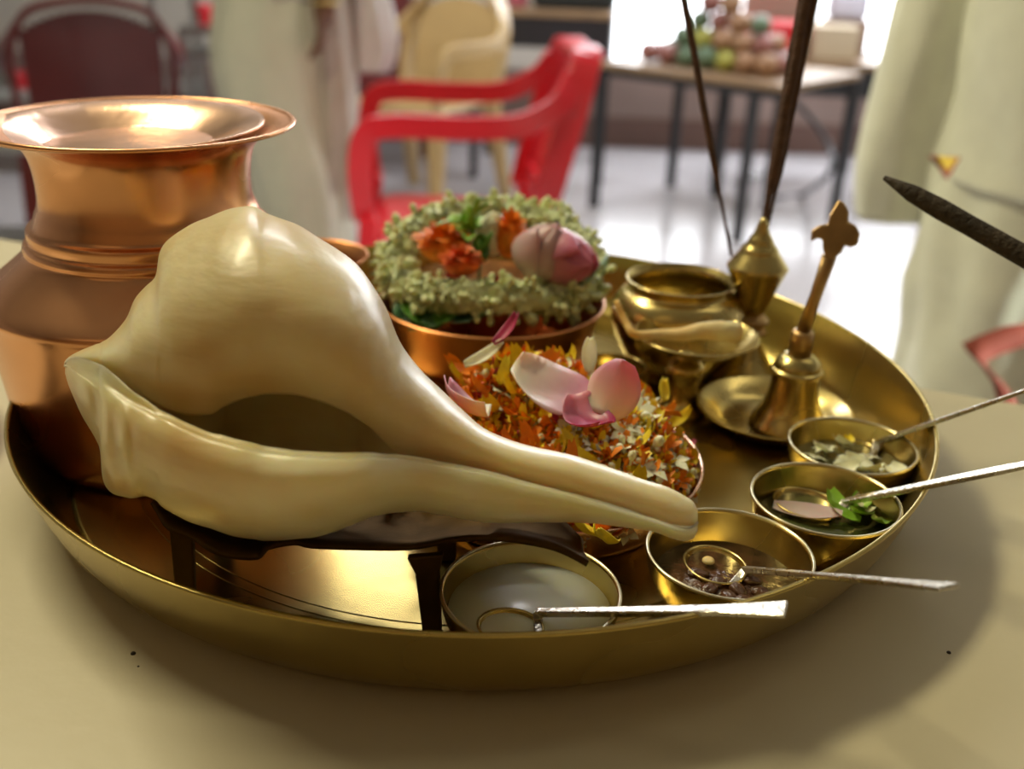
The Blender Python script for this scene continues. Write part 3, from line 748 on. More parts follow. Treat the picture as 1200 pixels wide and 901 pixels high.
for (px, py, lab) in ((533, 330, 'small red blossom behind the garland front at left'), (590, 334, 'small red blossom behind the garland front in the middle')):
    p = W(px, py, .045); t = lathe('red_blossom', cat([(0, -.003), (.004, -.001), (.0055, .003), (.003, .006), (0, .005)], 3), M['red_petal'], None, p, 16); tag(t, lab, 'flower')
st_ = tube('green_string', cat([tuple(W(680, 335, .050)), tuple(W(693, 325, .054)), tuple(W(703, 312, .058)), tuple(W(712, 300, .058)), tuple(W(706, 322, .05))], 4), .0010, M['stem'], None, 6, W(690, 330, .05)); tag(st_, 'thin green string end at the right side of the garland', 'string')
# leaves in the dark dish
lf = [(478, 388, .024, -1.3), (500, 385, .026, -.7), (520, 378, .027, -1.7), (540, 372, .028, -1.0), (492, 377, .026, .3), (556, 375, .027, 1.2), (512, 388, .025, .9), (470, 378, .026, -.2)]
for i, (px, py, z, rz) in enumerate(lf):
    p = W(px, py - 2, z + .007); me = petal_mesh('green_leaf', .026, .015, .25, .3, seed=i, nu=6, nv=8, ruffle=.05); me.materials.append(M['leaf_blue'] if i % 3 else M['leaf'])
    o = bpy.data.objects.new('green_leaf', me); COL.objects.link(o); o.location = p; o.rotation_euler = (.05, .1, rz); solid(o, .0004)
    tag(o, 'glossy green leaf lying in the dark copper dish below the garland', 'leaf', 'green leaves in the dark copper dish')
# small copper vessel half hidden by the conch
cl = lathe('copper_cup', shell(cat([(0, 0), (.018, 0), (.022, .004), (.027, .018), (.0255, .034), (.026, .042), (.0315, .049)], 4), .0010), M['copper_dark'], None, (-.0985, .112, TZ), 64)
tag(cl, 'small copper cup left of the garland, half hidden by the conch', 'cup')

# ================================================================= BRASS POT, LAMP, INCENSE HOLDER
bp_ = lathe('brass_pot', shell(cat([(0, 0), (.018, 0), (.021, .003), (.0285, .014), (.0335, .026), (.0352, .034), (.0345, .040), (.0310, .0455), (.0275, .0480), (.0268, .0500), (.0285, .0525), (.0290, .0535)], 4), .0011), M['brass'], None, (.1015, .0775, TZ), 96)
tag(bp_, 'round open brass pot right of the garland', 'pot')
bb = lathe('brass_bowl', shell(cat([(0, 0), (.009, 0), (.012, .002), (.0175, .010), (.0185, .017), (.0165, .0195)], 4), .0010), M['brass'], None, (.0655, .0385, TZ), 64)
tag(bb, 'small round brass bowl between the petal plate and the brass pot', 'bowl')
# stemmed lamp with cotton wick
lx, ly = .1000, .0300
lamp = thing('oil_lamp', 'stemmed brass oil lamp with a wide dish for the wick', 'lamp', (lx, ly, TZ))
lathe('stem', cat([(0, 0), (.0115, 0), (.0120, .002), (.0080, .007), (.0075, .016), (.0100, .024), (.0050, .029), (.0045, .032), (0, .033)], 4), M['brass'], lamp, (0, 0, 0), 48)
lathe('dish', shell(cat([(0, .031), (.010, .0315), (.022, .036), (.0290, .0405), (.0300, .0415)], 4), .0010), M['brass'], lamp, (.004, 0, 0), 64)
bar('spout', [(-.024, .002, .040), (-.032, .003, .045), (-.0375, .004, .052)], [.010, .008, .003], .0015, M['brass_dull'], lamp, (0, 0, 1), bv=.0004)
wk = W(724, 352, .056); wps = [tuple(W(722, 352, .060)), tuple(W(733, 376, .052)), tuple(W(744, 392, .0475)), tuple(W(775, 392, .0460)), tuple(W(800, 392, .0465)), tuple(W(822, 388, .048)), tuple(W(846, 388, .048)), tuple(W(862, 390, .046))]
wick = tube('cotton_wick', cat(wps, 5), [.0014 + .0050 * min(1, (i / 36) ** 1.6) * (1 if i < 31 else .9) for i in range(36)], M['wick'], None, 10, Vector(wps[3]))
tag(wick, 'twisted ghee-soaked cotton wick lying across the oil lamp dish', 'wick')
# incense holder
hx, hy = .1405, .0775
ih = thing('incense_holder', 'pointed brass incense holder on a round foot behind the bell', 'incense holder', (hx, hy, TZ))
lathe('foot', cat([(0, 0), (.0195, 0), (.0205, .002), (.0165, .006), (.0110, .013), (.0070, .020), (.0060, .024)], 4), M['brass'], ih, (0, 0, 0), 48)
lathe('knob', cat([(.0060, .023), (.0095, .026), (.0070, .029), (.0100, .032), (.0060, .036)], 3), M['brass_dull'], ih, (0, 0, 0), 32)
lathe('bulb', cat([(.0055, .035), (.0085, .042), (.0120, .052), (.0158, .0615)], 3) + cat([(.0158, .0618), (.0125, .0665), (.0100, .0700), (.0095, .0715), (.0070, .0745), (.0062, .0765), (.0040, .0800), (.0022, .086), (0, .088)], 3), M['brass'], ih, (0, 0, 0), 40)
ihx = ih.location
def stick(p0, z0, p1, dep1, r, label, grp=None):
    a = W(*p0, z0) if z0 is not None else None; b = D(*p1, dep1)
    n = 14; pts = [a.lerp(b, i / n) + Vector((noise.noise(Vector((i * .5, p1[0], 0))), 0, 0)) * .0006 for i in range(n + 1)]
    rads = [r * .45 if i < 4 else r for i in range(n + 1)]
    o = tube('incense_stick', pts, rads, M['incense'], None, 8, a); tag(o, label, 'incense'); return o
stick((889, 303), .068, (958, -70), .475, .0027, 'thickest brown incense stick rising from the holder tip')
stick((893, 300), .068, (970, -70), .475, .0018, 'thinner incense stick just right of the thickest one')
stick((886, 302), .068, (950, -70), .482, .0015, 'thin incense stick just left of the thickest one')
stick((857, 300), .068, (789, -70), .50, .0019, 'single incense stick leaning left, away from the others')

# bell and its plate
bpx, bpyy = .1430, .0175
bpl = lathe('bell_plate', shell(cat([(0, 0), (.018, 0), (.026, .0015), (.032, .006), (.0375, .0095)], 4), .0010), M['brass'], None, (bpx, bpyy, TZ), 80)
tag(bpl, 'small brass plate carrying the hand bell', 'plate')
bz = TZ + .0012
bq = W(924, 496, .004)
bell = thing('hand_bell', 'brass hand bell with a long handle and winged finial', 'bell', (bq.x, bq.y, bz))
lathe('bell_body', cat([(.0185, .0), (.0190, .001), (.0175, .004), (.0140, .010), (.0118, .018), (.0108, .0270)], 4) + cat([(.0108, .0272), (.0122, .0280), (.0122, .0296), (.0108, .0305), (.0110, .0318), (.0098, .0340), (.0062, .0370), (0, .0375)], 3), M['brass'], bell, (0, 0, 0), 64)
lathe('collar', [(0, .0365), (.0054, .0365), (.0052, .0475), (.0046, .049), (0, .049)], M['brass_dull'], bell, (0, 0, 0), 32)
bo = Vector((bq.x, bq.y, bz))
hb = bo + Vector((0, 0, .048)); ht = D(972, 300, (hb - CAM_P).dot(fwd) - .02)
rod = tube('handle', [hb - bo, hb.lerp(ht, .5) - bo, ht - bo], [.0034, .0028, .0034], M['brass_dull'], bell, 12)
dep = (ht - CAM_P).dot(fwd)
def flat_shape(name, pts, dep, th, m, parent, origin):
    fr = [D(x, y, dep - th / 2) - origin for x, y in pts]; bk = [D(x, y, dep + th / 2) - origin for x, y in pts]; n = len(pts)
    Fc = [tuple(range(n)), tuple(range(n, 2 * n))[::-1]] + [(i, n + i, n + (i + 1) % n, (i + 1) % n) for i in range(n)]
    o = mesh(name, fr + bk, Fc, m, parent, False); bev(o, .0010, 3)
    return o
flat_shape('finial', [(983, 234), (978, 242), (972, 252), (970, 263), (962, 263), (951, 270), (950, 283), (958, 279), (964, 280), (964, 290), (967, 302), (976, 304), (986, 296), (990, 287), (997, 290), (1005, 287), (1008, 274), (1003, 264), (994, 260), (995, 248), (989, 237)], dep, .006, M['brass_dull'], bell, bo)

# thick incense stick at the right, standing in a small holder outside the frame
ta = D(1036, 208, .42); tb2 = D(1200, 300, .40); dd = (tb2 - ta)
kz = (0.012 - ta.z) / dd.z; foot = ta + dd * kz
n = 26; pts = [ta.lerp(foot, i / n) for i in range(n + 1)]
rads = [.0010, .0036] + [.0043 + .0005 * noise.noise(Vector((i * 1.3, 0, 0))) for i in range(n - 1)]
k = tube('dhoop_stick', pts, rads, M['dhoop'], None, 12, foot); tag(k, 'thick dark incense stick slanting in from the right edge', 'incense')
hd = lathe('stick_stand', cat([(0, 0), (.022, 0), (.022, .003), (.010, .006), (.008, .014), (.0065, .016), (.0055, .011), (0, .009)], 3), M['brass'], None, (foot.x, foot.y, .0002), 32)
tag(hd, 'small brass stand for the thick incense stick on the table at right', 'stand')

# cup contents
def float_in(C, zt, R, n, mk, label, cat_, name, group, seed):
    r = random.Random(seed)
    for k in range(n):
        a = r.uniform(0, 6.28); q = R * math.sqrt(r.random()) * .8
        o = mk(r, k); o.name = name; o.location = (C[0] + q * math.cos(a), C[1] + q * math.sin(a), zt + .0006); o.rotation_euler = (r.uniform(-.3, .3), r.uniform(-.3, .3), r.uniform(0, 6.28))
        tag(o, label, cat_, group)
fl_me = floret_mesh('floating_floret', .0062); fl_me.materials.append(M['white_flower'])
pt_me = petal_mesh('floating_petal', .012, .008, .3, .5, seed=2); pt_me.materials.append(M['white_flower'])
def newo(me):
    o = bpy.data.objects.new('x', me); COL.objects.link(o); return o
float_in(C4, .0156, .022, 16, lambda r, k: newo(fl_me if k % 2 else pt_me), 'white jasmine flower floating in the cup by the bell plate', 'flower', 'floating_flower', 'white flowers floating in the cup', 5)
p = W(996, 521, .0185); o = newo(petal_mesh('yellow_bit', .005, .005, .4, .5)); o.name = 'yellow_petal'; o.data.materials.append(M['yellow']); o.location = p; tag(o, 'tiny yellow petal among the floating white flowers', 'petal')
lf_me = petal_mesh('tulsi_leaf', .013, .008, .3, .4, seed=1); lf_me.materials.append(M['leaf_bright'])
for (px, py, rz) in ((990, 604, .3), (1008, 612, 1.2), (1020, 600, 2.2), (1003, 598, -.6), (1030, 606, 3.0)):
    o = newo(lf_me); o.name = 'floating_leaf'; o.location = W(px, py, .0162); o.rotation_euler = (.05, .05, rz); tag(o, 'small green leaf floating in the leaf water cup', 'leaf', 'green leaves floating in the cup')
pk = newo(petal_mesh('floating_petal_pink', .026, .012, .1, .3, nu=6, nv=8)); pk.name = 'floating_petal'; pk.data.materials.append(M['lotus_pale']); pk.location = W(905, 595, .0162); pk.rotation_euler = (0, 0, -1.95); tag(pk, 'long pale pink petal floating in the leaf water cup', 'petal')
w_ = newo(petal_mesh('white_round', .010, .009, .2, .4, nu=4, nv=5)); w_.name = 'floating_petal'; w_.data.materials.append(M['white_flower']); w_.location = W(1018, 600, .0166); tag(w_, 'round white petal at the right of the leaf water cup', 'petal')
# brown bits in the syrup
nut = [(818, 672), (842, 682), (864, 690), (880, 680), (832, 690), (855, 700), (893, 694), (870, 704)]
for i, (px, py) in enumerate(nut):
    q = W(px, py, .0153); o = lathe('fruit_bit', cat([(0, -.0015), (.0030, -.0006), (.0034, .0006), (.0015, .0016), (0, .0018)], 2), M['syrup'], None, q, 10); o.scale = (1.2, .8, 1); o.rotation_euler = (0, 0, i)
    tag(o, 'dark brown fruit bit floating in the syrup cup', 'fruit', 'fruit bits in the syrup cup')
kern = lathe('pale_kernel', cat([(0, -.001), (.0022, 0), (.0018, .0012), (0, .0016)], 2), M['wick'], None, W(830, 658, .0164), 12); tag(kern, 'pale kernel in the dark syrup cup', 'kernel')

# ================================================================= BACKGROUND FURNITURE
def chair(name, label, m, loc, rz, slats=7, hw=.255, tall=.84, sd=0.0):
    t = thing(name, label, 'chair', loc, rz)
    mt = M[m]
    # local: faces -y, seat top z .43
    V = []; nx, ny = 8, 8
    for j in range(ny + 1):
        for i in range(nx + 1):
            u = i / nx * 2 - 1; v = j / ny
            V.append((u * (.24 - .03 * v), -.23 + .44 * v, (.435 - sd) - .018 * (1 - u * u) * math.sin(PI * v) - (.02 * max(0, .15 - v) / .15) - .01 * v))
    Fc = [(j * (nx + 1) + i, j * (nx + 1) + i + 1, (j + 1) * (nx + 1) + i + 1, (j + 1) * (nx + 1) + i) for j in range(ny) for i in range(nx)]
    s = mesh('seat', V, Fc, mt, t); solid(s, .012, -1)
    bar('apron', [(-.24, -.235, .405 - sd), (0, -.245, .40 - sd), (.24, -.235, .405 - sd)], .018, .075, mt, t, (0, 0, 1), bv=.004)
    for sx in (-1, 1):
        bar('leg', [(sx * .235, -.215, .43), (sx * .262, -.262, 0)], [.075, .045], [.045, .035], mt, t, (0, 1, 0), bv=.006)
        bar('leg', [(sx * .215, .20, .43), (sx * .245, .30, 0)], [.075, .045], [.045, .035], mt, t, (0, 1, 0), bv=.006)
        arm = cat([(sx * .240, -.225, .42), (sx * .262, -.235, .53), (sx * .275, -.22, .625), (sx * .280, -.16, .650), (sx * .280, 0, .648), (sx * .270, .14, .655), (sx * .245, .235, .70), (sx * .20, .275, .76)], 4)
        bar('armrest', arm, .055, .022, mt, t, (sx * .98, 0, .2) if False else (1, 0, .001), bv=.004)
    # back frame: an arch
    arch = cat([(-.215, .20, .40), (-.232, .235, .55), (-.225, .275, .70), (-.175, .305, .80), (-.09, .32, tall - .008), (0, .323, tall), (.09, .32, tall - .008), (.175, .305, .80), (.225, .275, .70), (.232, .235, .55), (.215, .20, .40)], 4)
    bar('back_frame', arch, .022, .07, mt, t, (0, 1, 0), bv=.004)
    bar('back_rail', [(-.22, .215, .455), (0, .225, .450), (.22, .215, .455)], .016, .05, mt, t, (0, 0, 1), bv=.003)
    for k in range(slats):
        x = -.18 + .36 * k / (slats - 1); top = tall - .03 - 1.6 * x * x
        bar('slat', [(x, .222, .45), (x, .258, .62), (x, .30, top)], .036, .008, mt, t, (0, 1, 0), bv=.002)
    return t
q = W(540, 250, -.42)
red = chair('plastic_chair', 'bright red plastic armchair facing left behind the garland', 'red_plastic', (-.155, 2.24, FZ), math.radians(-84), 7, .245, .80, .065)
tan = chair('plastic_chair', 'tan beige plastic armchair behind the red chair', 'tan_plastic', (-.40, 3.80, FZ), math.radians(-30), 15)
mar = chair('plastic_chair', 'dark maroon plastic armchair at the far left behind the copper pot', 'maroon_plastic', (-1.40, 3.05, FZ), math.radians(203), 15)
mar2 = chair('plastic_chair', 'dark maroon plastic chair behind the standing person and tan chair', 'maroon_plastic', (-.66, 4.45, FZ), math.radians(10), 15)

# tables with black metal legs
def desk(name, label, fl, fr, depth, topz, m, loc_legs, apron=.05, legw=.035):
    a = Vector((fl[0], fl[1], 0)); b = Vector((fr[0], fr[1], 0)); d = (b - a).normalized(); nrm = Vector((-d.y, d.x, 0))
    ln = (b - a).length; o = (a + b) / 2; rz = math.atan2(d.y, d.x)
    t = thing(name, label, 'table', (o.x, o.y, FZ), rz)
    box('tabletop', (0, depth / 2, topz - FZ - .0125), (ln, depth, .025), M[m], t, .004)
    box('apron', (0, .02, topz - FZ - .025 - apron / 2), (ln - .02, .025, apron), M['black_metal'], t, .002)
    box('apron', (0, depth - .02, topz - FZ - .025 - apron / 2), (ln - .02, .025, apron), M['black_metal'], t, .002)
    for (u, v) in loc_legs: box('leg', ((u - .5) * (ln - legw), legw / 2 + v * (depth - legw), (topz - FZ - .025) / 2), (legw, legw, topz - FZ - .025), M['black_metal'], t, .002)
    return t, rz
Fz = FZ
pl1 = W(697, 243, FZ); pr1 = W(858, 285, FZ)
fruit_z = PX(pl1)  # unused marker
def top_for(px, py, base):   # height above a floor point that projects to the given row
    lo, hi = FZ, .4
    for _ in range(40):
        mid = (lo + hi) / 2
        if PX((base.x, base.y, mid))[1] > py: lo = mid
        else: hi = mid
    return (lo + hi) / 2
zt1 = (top_for(690, 74, pl1) + top_for(870, 93, pr1)) / 2
tB, rB = desk('fruit_table', 'low black-legged table with brown top carrying the pile of fruit', (pl1.x - .03, pl1.y), (pr1.x + .11, pr1.y - .07), .62, zt1, 'wood_top', [(0, 0), (.86, 0), (0, 1), (1, 1), (.30, 1), (.62, 1)], .03)
plA = W(640, 226, FZ); 
ztA = -.10
tA, rA = desk('dark_table', 'taller black table behind the red chair with a dark bag on it', (-.22, 4.35), (.40, 4.30), .6, ztA, 'wood_top', [(0, 0), (1, 0), (0, 1), (1, 1)], .13)
prC = W(996, 235, FZ)
tC, rC = desk('box_table', 'dark table with the red tray and boxes near the white-clad person', (prC.x - .62, prC.y + .12), (prC.x + .05, prC.y), .6, top_for(1008, 76, prC), 'wood_top', [(0, 0), (1, 0), (0, 1), (1, 1)], .12)
zC = top_for(1008, 76, prC)
cb = tube('chrome_rail', [W(862, 216, FZ + .06), W(906, 199, FZ + .06)], .014, M['steel'], None, 10, W(885, 208, FZ + .0)); tag(cb, 'short bright chrome rail lying on the floor between two tables', 'rail')
cable = tube('hanging_cable', cat([tuple(D(930, 118, 4.3)), tuple(D(955, 145, 4.3)), tuple(D(975, 180, 4.2)), tuple(D(970, 205, 4.0)), tuple(W(940, 228, FZ + .01)), tuple(W(905, 232, FZ + .01))], 5), .012, M['black_metal'], None, 8, D(955, 145, 4.3)); tag(cable, 'dark cable drooping from the box table to the floor', 'cable')

# things on the fruit table
rnd = random.Random(9)
fcol = [('yellow_green', (.42, .42, .08), 'yellow-green'), ('orange_brown', (.42, .24, .13), 'orange-brown'), ('dark_green', (.14, .22, .13), 'dark green'), ('red_fruit', (.34, .14, .12), 'dull red')]
fm = {n: mat(n, c, .4, 0, var=.25, vscale=20) for n, c, _ in fcol}
Lb = (Vector((pr1.x + .14, pr1.y - .10)) - Vector((pl1.x - .03, pl1.y))).length
lb_s = {}
spots = []
R0 = .045
for row, cnt, zz in ((0, 7, 0), (1, 7, 0), (2, 7, 0)):
    for i in range(cnt): spots.append((-.27 + i * .088 , .14 + row * .088, 0))
for row in range(2):
    for i in range(5): spots.append((-.14 + i * .088, .184 + row * .088, 1))
for i in range(4): spots.append((-.10 + i * .088, .228, 2))
for i in range(2): spots.append((-.06 + i * .09, .228, 3))
for i, (u, v, lv) in enumerate(spots):
    key = ('orange_brown', 'yellow_green', 'dark_green', 'red_fruit')[(i * 7 + i // 3) % 4] if lv < 2 else ('orange_brown', 'dark_green', 'red_fruit')[i % 3]
    if lv == 0 and i % 8 < 2: key = 'red_fruit'
    R = R0 * rnd.uniform(.88, 1.0)
    o = lathe('round_fruit', cat([(0, -R), (R * .7, -R * .72), (R, 0), (R * .72, R * .7), (R * .15, R * .93), (0, R * .88)], 3), fm[key], None, (0, 0, 0), 16)
    c, s = math.cos(rB), math.sin(rB); bx, by = tB.location.x, tB.location.y
    o.location = (bx + u * c - v * s, by + u * s + v * c, zt1 + R + lv * R0 * 1.45)
    nm = dict((a, b) for a, _, b in fcol)[key]
    tag(o, f'{nm} round fruit in the pile on the low table', 'fruit', f'{nm} fruit in the pile')
# things on the other tables
def at_table(t, rz, u, v, z): return (t.location.x + u * math.cos(rz) - v * math.sin(rz), t.location.y + u * math.sin(rz) + v * math.cos(rz), z)
o = box('dark_bag', at_table(tA, rA, .13, .25, ztA + .14), (.38, .2, .28), M['black_bag'], None, .03, rA); tag(o, 'black cloth bag standing on the taller dark table', 'bag')
o = box('pink_towel', at_table(tA, rA, -.13, .25, ztA + .12), (.09, .18, .24), M['pink_cloth'], None, .02, rA); tag(o, 'folded pink cloth beside the black bag', 'cloth')
o = box('red_tray', at_table(tC, rC, -.16, .16, zC + .075), (.34, .22, .15), M['red_crate'], None, .02, rC); tag(o, 'bright red plastic tub at the front of the box table', 'tub')
o = box('cream_box', at_table(tC, rC, .13, .20, zC + .07), (.20, .22, .14), M['box_cream'], None, .008, rC); tag(o, 'small cream carton right of the red tub', 'box')
o = box('brown_box', at_table(tC, rC, -.10, .44, zC + .14), (.34, .22, .28), M['box_card'], None, .008, rC); tag(o, 'brown carton behind the red tub', 'box')
o = box('lavender_box', at_table(tC, rC, .20, .45, zC + .211), (.18, .2, .12), M['lav_plastic'], None, .03, rC); tag(o, 'pale lavender plastic box at the right of the box table', 'box')
o = box('under_box', at_table(tC, rC, .20, .45, zC + .075), (.20, .20, .15), M['box_card'], None, .008, rC); tag(o, 'brown carton under the lavender box', 'box')
o = box('red_carton', at_table(tC, rC, -.10, .44, zC + .301), (.34, .22, .04), M['red_crate'], None, .01, rC); tag(o, 'red flat carton on top of the brown carton', 'box')

# steel racks and counters at the left
def rack(name, label, x0, x1, y0, y1, zs, m, postw=.035):
    t = thing(name, label, 'shelf', ((x0 + x1) / 2, (y0 + y1) / 2, FZ))
    for z in zs: box('shelf_board', (0, 0, z - FZ), (x1 - x0, y1 - y0, .035), M[m], t, .004)
    for a in (-1, 1):
        for b in (-1, 1): box('post', (a * ((x1 - x0) / 2 - postw / 2), b * ((y1 - y0) / 2 - postw / 2), (max(zs) - FZ) / 2), (postw, postw, max(zs) - FZ), M['steel'], t, .003)
    return t
rack('steel_counter', 'long steel counter with undershelf behind the maroon chair', -3.4, -1.50, 4.0, 4.6, (-.06, -.50), 'steel_paint')
rack('steel_bench', 'lower steel bench with shelf left of the standing person', -1.40, -1.00, 3.95, 4.45, (-.20, -.30, -.62), 'steel')
rack('steel_stool', 'pale steel frame stool at the left edge behind the copper pot', -1.50, -1.12, 2.05, 2.35, (-.30, -.60), 'steel', .03)
rnd = random.Random(4)
for i in range(7):
    x = -2.35 + i * .17 if i < 4 else -1.32 + (i - 4) * .12
    y, z = (4.15, -.482) if i < 4 else (4.1, -.182)
    o = lathe('red_tumbler', shell(cat([(0, 0), (.034, 0), (.036, .01), (.043, .075)], 3), .002), M['red_crate'], None, (x, y, z), 20)
    if i < 4: tag(o, 'small red tumbler on the undershelf of the steel counter', 'tumbler', 'red tumblers under the steel counter')
    else: tag(o, 'small red tumbler on top of the low steel bench', 'tumbler', 'red tumblers on the steel bench')

# ================================================================= PEOPLE
def skinned(name, pts, edges, rads, m, parent, root=0, lv=2):
    me = bpy.data.meshes.new(name); me.from_pydata([tuple(p) for p in pts], edges, []); o = bpy.data.objects.new(name, me); COL.objects.link(o); o.parent = parent
    me.materials.append(m)
    s = o.modifiers.new('skin', 'SKIN')
    for i, v in enumerate(me.skin_vertices[0].data):
        r = rads[i]; v.radius = (r, r) if not isinstance(r, tuple) else r
        v.use_root = (i == root)
    s.use_smooth_shade = True
    sb = o.modifiers.new('sub', 'SUBSURF'); sb.levels = lv; sb.render_levels = lv
    return o
def body(parent, hands, arms=None):
    """standing figure facing local -y; z=0 at the soles; hands = [(elbow, wrist), (elbow, wrist)] right then left"""
    P = [(0, 0, .93), (0, .01, 1.12), (0, .01, 1.32), (0, .01, 1.42), (0, 0, 1.50), (0, -.01, 1.58), (0, -.015, 1.66)]
    R = [(.150, .11), (.135, .10), (.150, .105), (.10, .08), (.055, .055), (.075, .085), (.070, .08)]
    E = [(0, 1), (1, 2), (2, 3), (3, 4), (4, 5), (5, 6)]
    for s, (el, wr) in zip((-1, 1), hands):
        b = len(P); P += [(s * .175, .01, 1.38), el, wr]; R += [.060, .050, .036]; E += [(3, b), (b, b + 1), (b + 1, b + 2)]
        d = (Vector(wr) - Vector(el)).normalized(); pal = Vector(wr) + d * .055; P.append(tuple(pal)); R.append((.044, .024)); E.append((b + 2, b + 3))
    for s in (-1, 1):
        b = len(P); P += [(s * .095, 0, .86), (s * .10, -.01, .48), (s * .10, .02, .09), (s * .105, -.04, .035), (s * .11, -.13, .025)]; R += [.085, .058, .038, .036, .028]
        E += [(0, b), (b, b + 1), (b + 1, b + 2), (b + 2, b + 3), (b + 3, b + 4)]
    o = skinned('body', P, E, R, M['skin'], parent)
    for s, (el, wr) in zip((-1, 1), hands):
        d = (Vector(wr) - Vector(el)).normalized(); base = Vector(wr) + d * .07
        side = Vector((0, 1, 0)); side = (side - d * side.dot(d)).normalized(); inw = d.cross(side) * s
        for k in range(4):
            off = side * (-.026 + .0175 * k); L2 = (.062, .074, .070, .055)[3 - k]
            p0 = base + off - d * .03; p1 = base + off + d * .018; p2 = p1 + (d + inw * .25 * -1).normalized() * L2 * .45; p3 = p2 + (d - inw * .7).normalized() * L2 * .45
            skinned('finger', [p0, p1, p2, p3], [(0, 1), (1, 2), (2, 3)], [.009, .0085, .0078, .0065], M['skin'], parent, 0, 1)
        p0 = base - side * .02 - d * .055; p1 = p0 - side * .028 + d * .02; p2 = p1 - side * .006 + d * .035; 
        skinned('thumb', [p0, p1, p2], [(0, 1), (1, 2)], [.0115, .010, .008], M['skin'], parent, 0, 1)
    # face and hair
    for s in (-1, 1):
        e = lathe('eye', cat([(0, -.011), (.010, -.004), (.010, .004), (0, .011)], 3), M['cotton_white'], parent, (s * .030, -.083, 1.635), 16)
        a = lathe('ear', cat([(0, -.030), (.012, -.012), (.014, .015), (0, .030)], 3), M['skin'], parent, (s * .083, 0, 1.63), 12)
    tube('nose', [(0, -.082, 1.645), (0, -.100, 1.612), (0, -.090, 1.600)], [.007, .013, .010], M['skin'], parent, 8)
    tube('mouth', [(-.024, -.082, 1.567), (0, -.090, 1.565), (.024, -.082, 1.567)], [.003, .006, .003], M['maroon_cloth'], parent, 8)
    V, Fc = lathe_data(cat([(.094, -.035), (.098, 0), (.088, .045), (.050, .080), (0, .090)], 3), 28)
    h = mesh('hair', [(x, y * 1.08 + .014, z) for x, y, z in V], Fc, M['hair'], parent); h.location = (0, 0, 1.665); solid(h, .008)
def cloth(name, rows, m, parent, n=96, folds=14, amp=.012, seed=0, thick=.003, skew=0.0):
    """rows: (z, cx, cy, rx, ry); a garment tube with vertical folds that deepen downwards"""
    rr = random.Random(seed); ph = [rr.uniform(0, 6.28) for _ in range(5)]
    rows2 = cat(rows, 5); rings = []; Z0 = rows[0][0]; Z1 = rows[-1][0]
    for (z, cx, cy, rx, ry) in rows2:
        t = (Z0 - z) / (Z0 - Z1 + 1e-9); ring = []
        for k in range(n):
            a = 2 * PI * k / n
            f = amp * (.25 + .75 * t) * (math.sin(folds * a + ph[0] + 1.2 * math.sin(2 * a + z * 3)) * .6 + .5 * math.sin((folds * .6 // 1) * a + ph[1] + z * 6) + .5 * math.sin(3 * a + ph[2] + z * 4))
            f += amp * .6 * noise.noise(Vector((math.cos(a) * 3, math.sin(a) * 3, z * 9 + seed)))
            ring.append((cx + (rx + f) * math.cos(a), cy + (ry + f) * math.sin(a), z + skew * math.cos(a)))
        rings.append(ring)
    o = loft(name, rings, m, parent, True, False); solid(o, thick); return o
# person at the left
g1 = Vector((-.71, 2.80, FZ))
ps = thing('person', 'standing person in pale white wrap, one bangled hand hanging down', 'person', g1, math.radians(0))
hd1 = [((-.19, -.02, 1.12), (-.10, -.10, 1.05)), ((.185, -.12, 1.06), (.155, -.150, .850))]
body(ps, hd1)
cloth('dhoti', [(1.02, 0, 0, .155, .12), (.90, -.01, 0, .18, .14), (.70, -.03, 0, .195, .155), (.55, -.02, 0, .185, .15), (.40, .02, 0, .165, .14), (.22, .04, 0, .15, .13), (.10, .05, 0, .145, .125)], M['cotton_green'], ps, folds=11, amp=.009, seed=1)
cloth('shirt', [(1.46, 0, .01, .10, .08), (1.40, 0, .01, .19, .11), (1.2, 0, .01, .175, .125), (1.02, 0, .01, .175, .135), (.87, .0, .0, .165, .15)], M['cotton_white'], ps, folds=7, amp=.006, seed=2)
cloth('shawl', [(1.40, .19, .01, .05, .07), (1.10, .235, .02, .045, .06), (.90, .25, .02, .06, .06), (.74, .265, .02, .075, .05), (.66, .255, .02, .055, .04)], M['cotton_white'], ps, folds=6, amp=.010, seed=3)
cloth('dhoti_end', [(1.0, .10, -.02, .07, .09), (.80, .13, -.02, .085, .10), (.50, .14, -.01, .08, .10), (.25, .12, 0, .065, .09), (.12, .10, 0, .06, .08)], M['cotton_beige'], ps, folds=8, amp=.012, seed=4)
bgl = lathe('bangle', [(.036 + .005 * math.cos(a * PI / 4), .005 * math.sin(a * PI / 4)) for a in range(9)], M['gold'], ps, (.156, -.148, .865), 32)

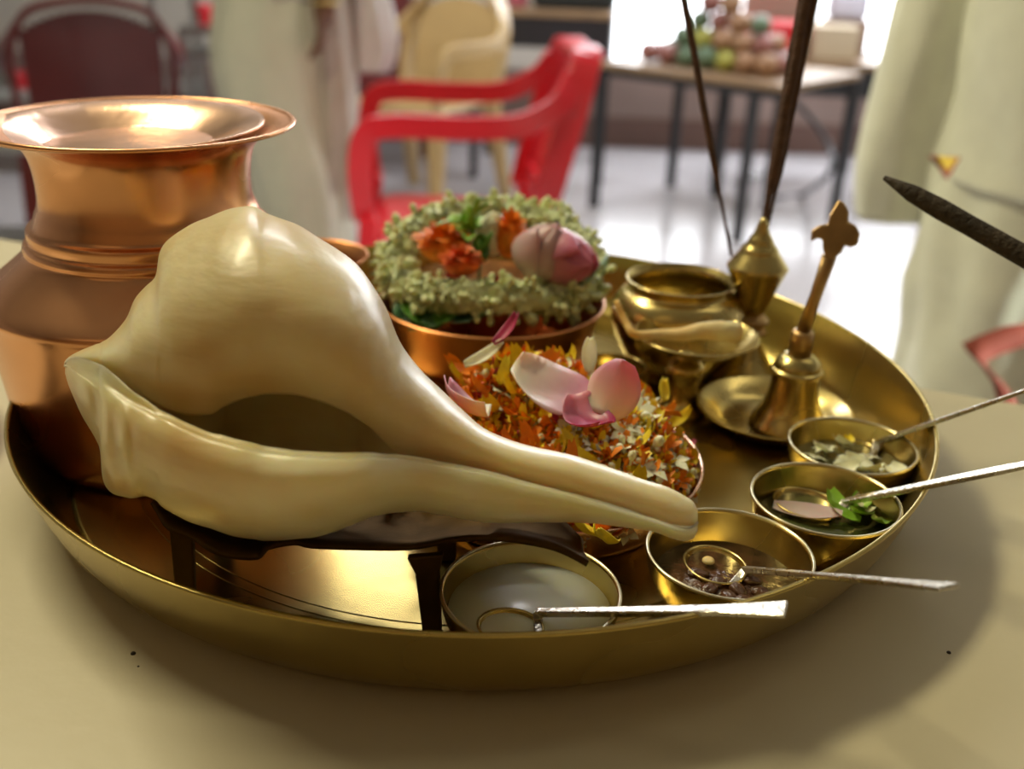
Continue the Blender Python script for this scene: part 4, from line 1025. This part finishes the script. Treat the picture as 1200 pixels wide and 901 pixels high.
# person at the right
g2 = Vector((.69, .80, FZ))
p2 = thing('person', 'person in a cream tunic and white wrap standing at the table end', 'person', g2, 0)
body(p2, [((-.21, .06, 1.12), (-.18, .10, .98)), ((.26, 0, 1.10), (.28, -.05, .86))])
zb = lambda y_px, x_px, yy: (CAM_P + ray(x_px, y_px) * ((yy - CAM_P.y) / ray(x_px, y_px).y)).z - FZ
cloth('dhoti', [(1.02, .02, 0, .16, .12), (.85, .02, 0, .185, .14), (.68, .015, 0, .19, .15), (.5, .01, 0, .185, .155), (.32, .0, 0, .17, .15), (.15, .0, 0, .165, .15), (.06, .0, 0, .165, .15)], M['cotton'], p2, folds=8, amp=.030, seed=11)
cloth('tunic', [(1.46, 0, .01, .10, .08), (1.40, 0, .01, .19, .11), (1.2, 0, .01, .19, .135), (1.0, .02, -.005, .20, .16), (.86, .035, -.01, .20, .175), (.795, .04, -.015, .205, .185)], M['cotton'], p2, folds=7, amp=.015, seed=12, skew=-.02)
cloth('back_cloth', [(1.35, -.12, .08, .08, .05), (1.1, -.15, .08, .07, .055), (.95, -.165, .08, .075, .055), (.82, -.175, .08, .075, .05), (.745, -.175, .08, .065, .04)], M['cotton'], p2, folds=5, amp=.006, seed=13)
k1 = D(1088, 182, 1.02) - g2; k2 = D(1126, 184, 1.02) - g2; k3 = D(1110, 211, 1.03) - g2; k4 = D(1106, 186, 1.05) - g2
mesh('pouch_corner', [k1, k2, k3, k4], [(0, 1, 2), (0, 2, 3), (1, 3, 2), (0, 3, 1)], M['maroon_cloth'], p2, False)
k1 = D(1098, 183, 1.012) - g2; k2 = D(1123, 185, 1.012) - g2; k3 = D(1110, 201, 1.018) - g2; k4 = D(1107, 188, 1.03) - g2
mesh('pouch_trim', [k1, k2, k3, k4], [(0, 1, 2), (0, 2, 3), (1, 3, 2), (0, 3, 1)], M['yellow_cloth'], p2, False)
# maroon border of the wrap
bd = [(1205, 378), (1178, 382), (1150, 392), (1128, 402), (1134, 412), (1150, 428), (1164, 448), (1170, 470), (1185, 520)]
V = []
for (x, y) in bd: V.append(D(x, y, 1.075) - g2); 
for (x, y) in bd: V.append(D(x + 26, y + 22, 1.075) - g2)
nb = len(bd); Fc = [(i, i + 1, nb + i + 1, nb + i) for i in range(nb - 1)]
mb = mesh('wrap_border', V, Fc, M['maroon_cloth'], p2); solid(mb, .004)
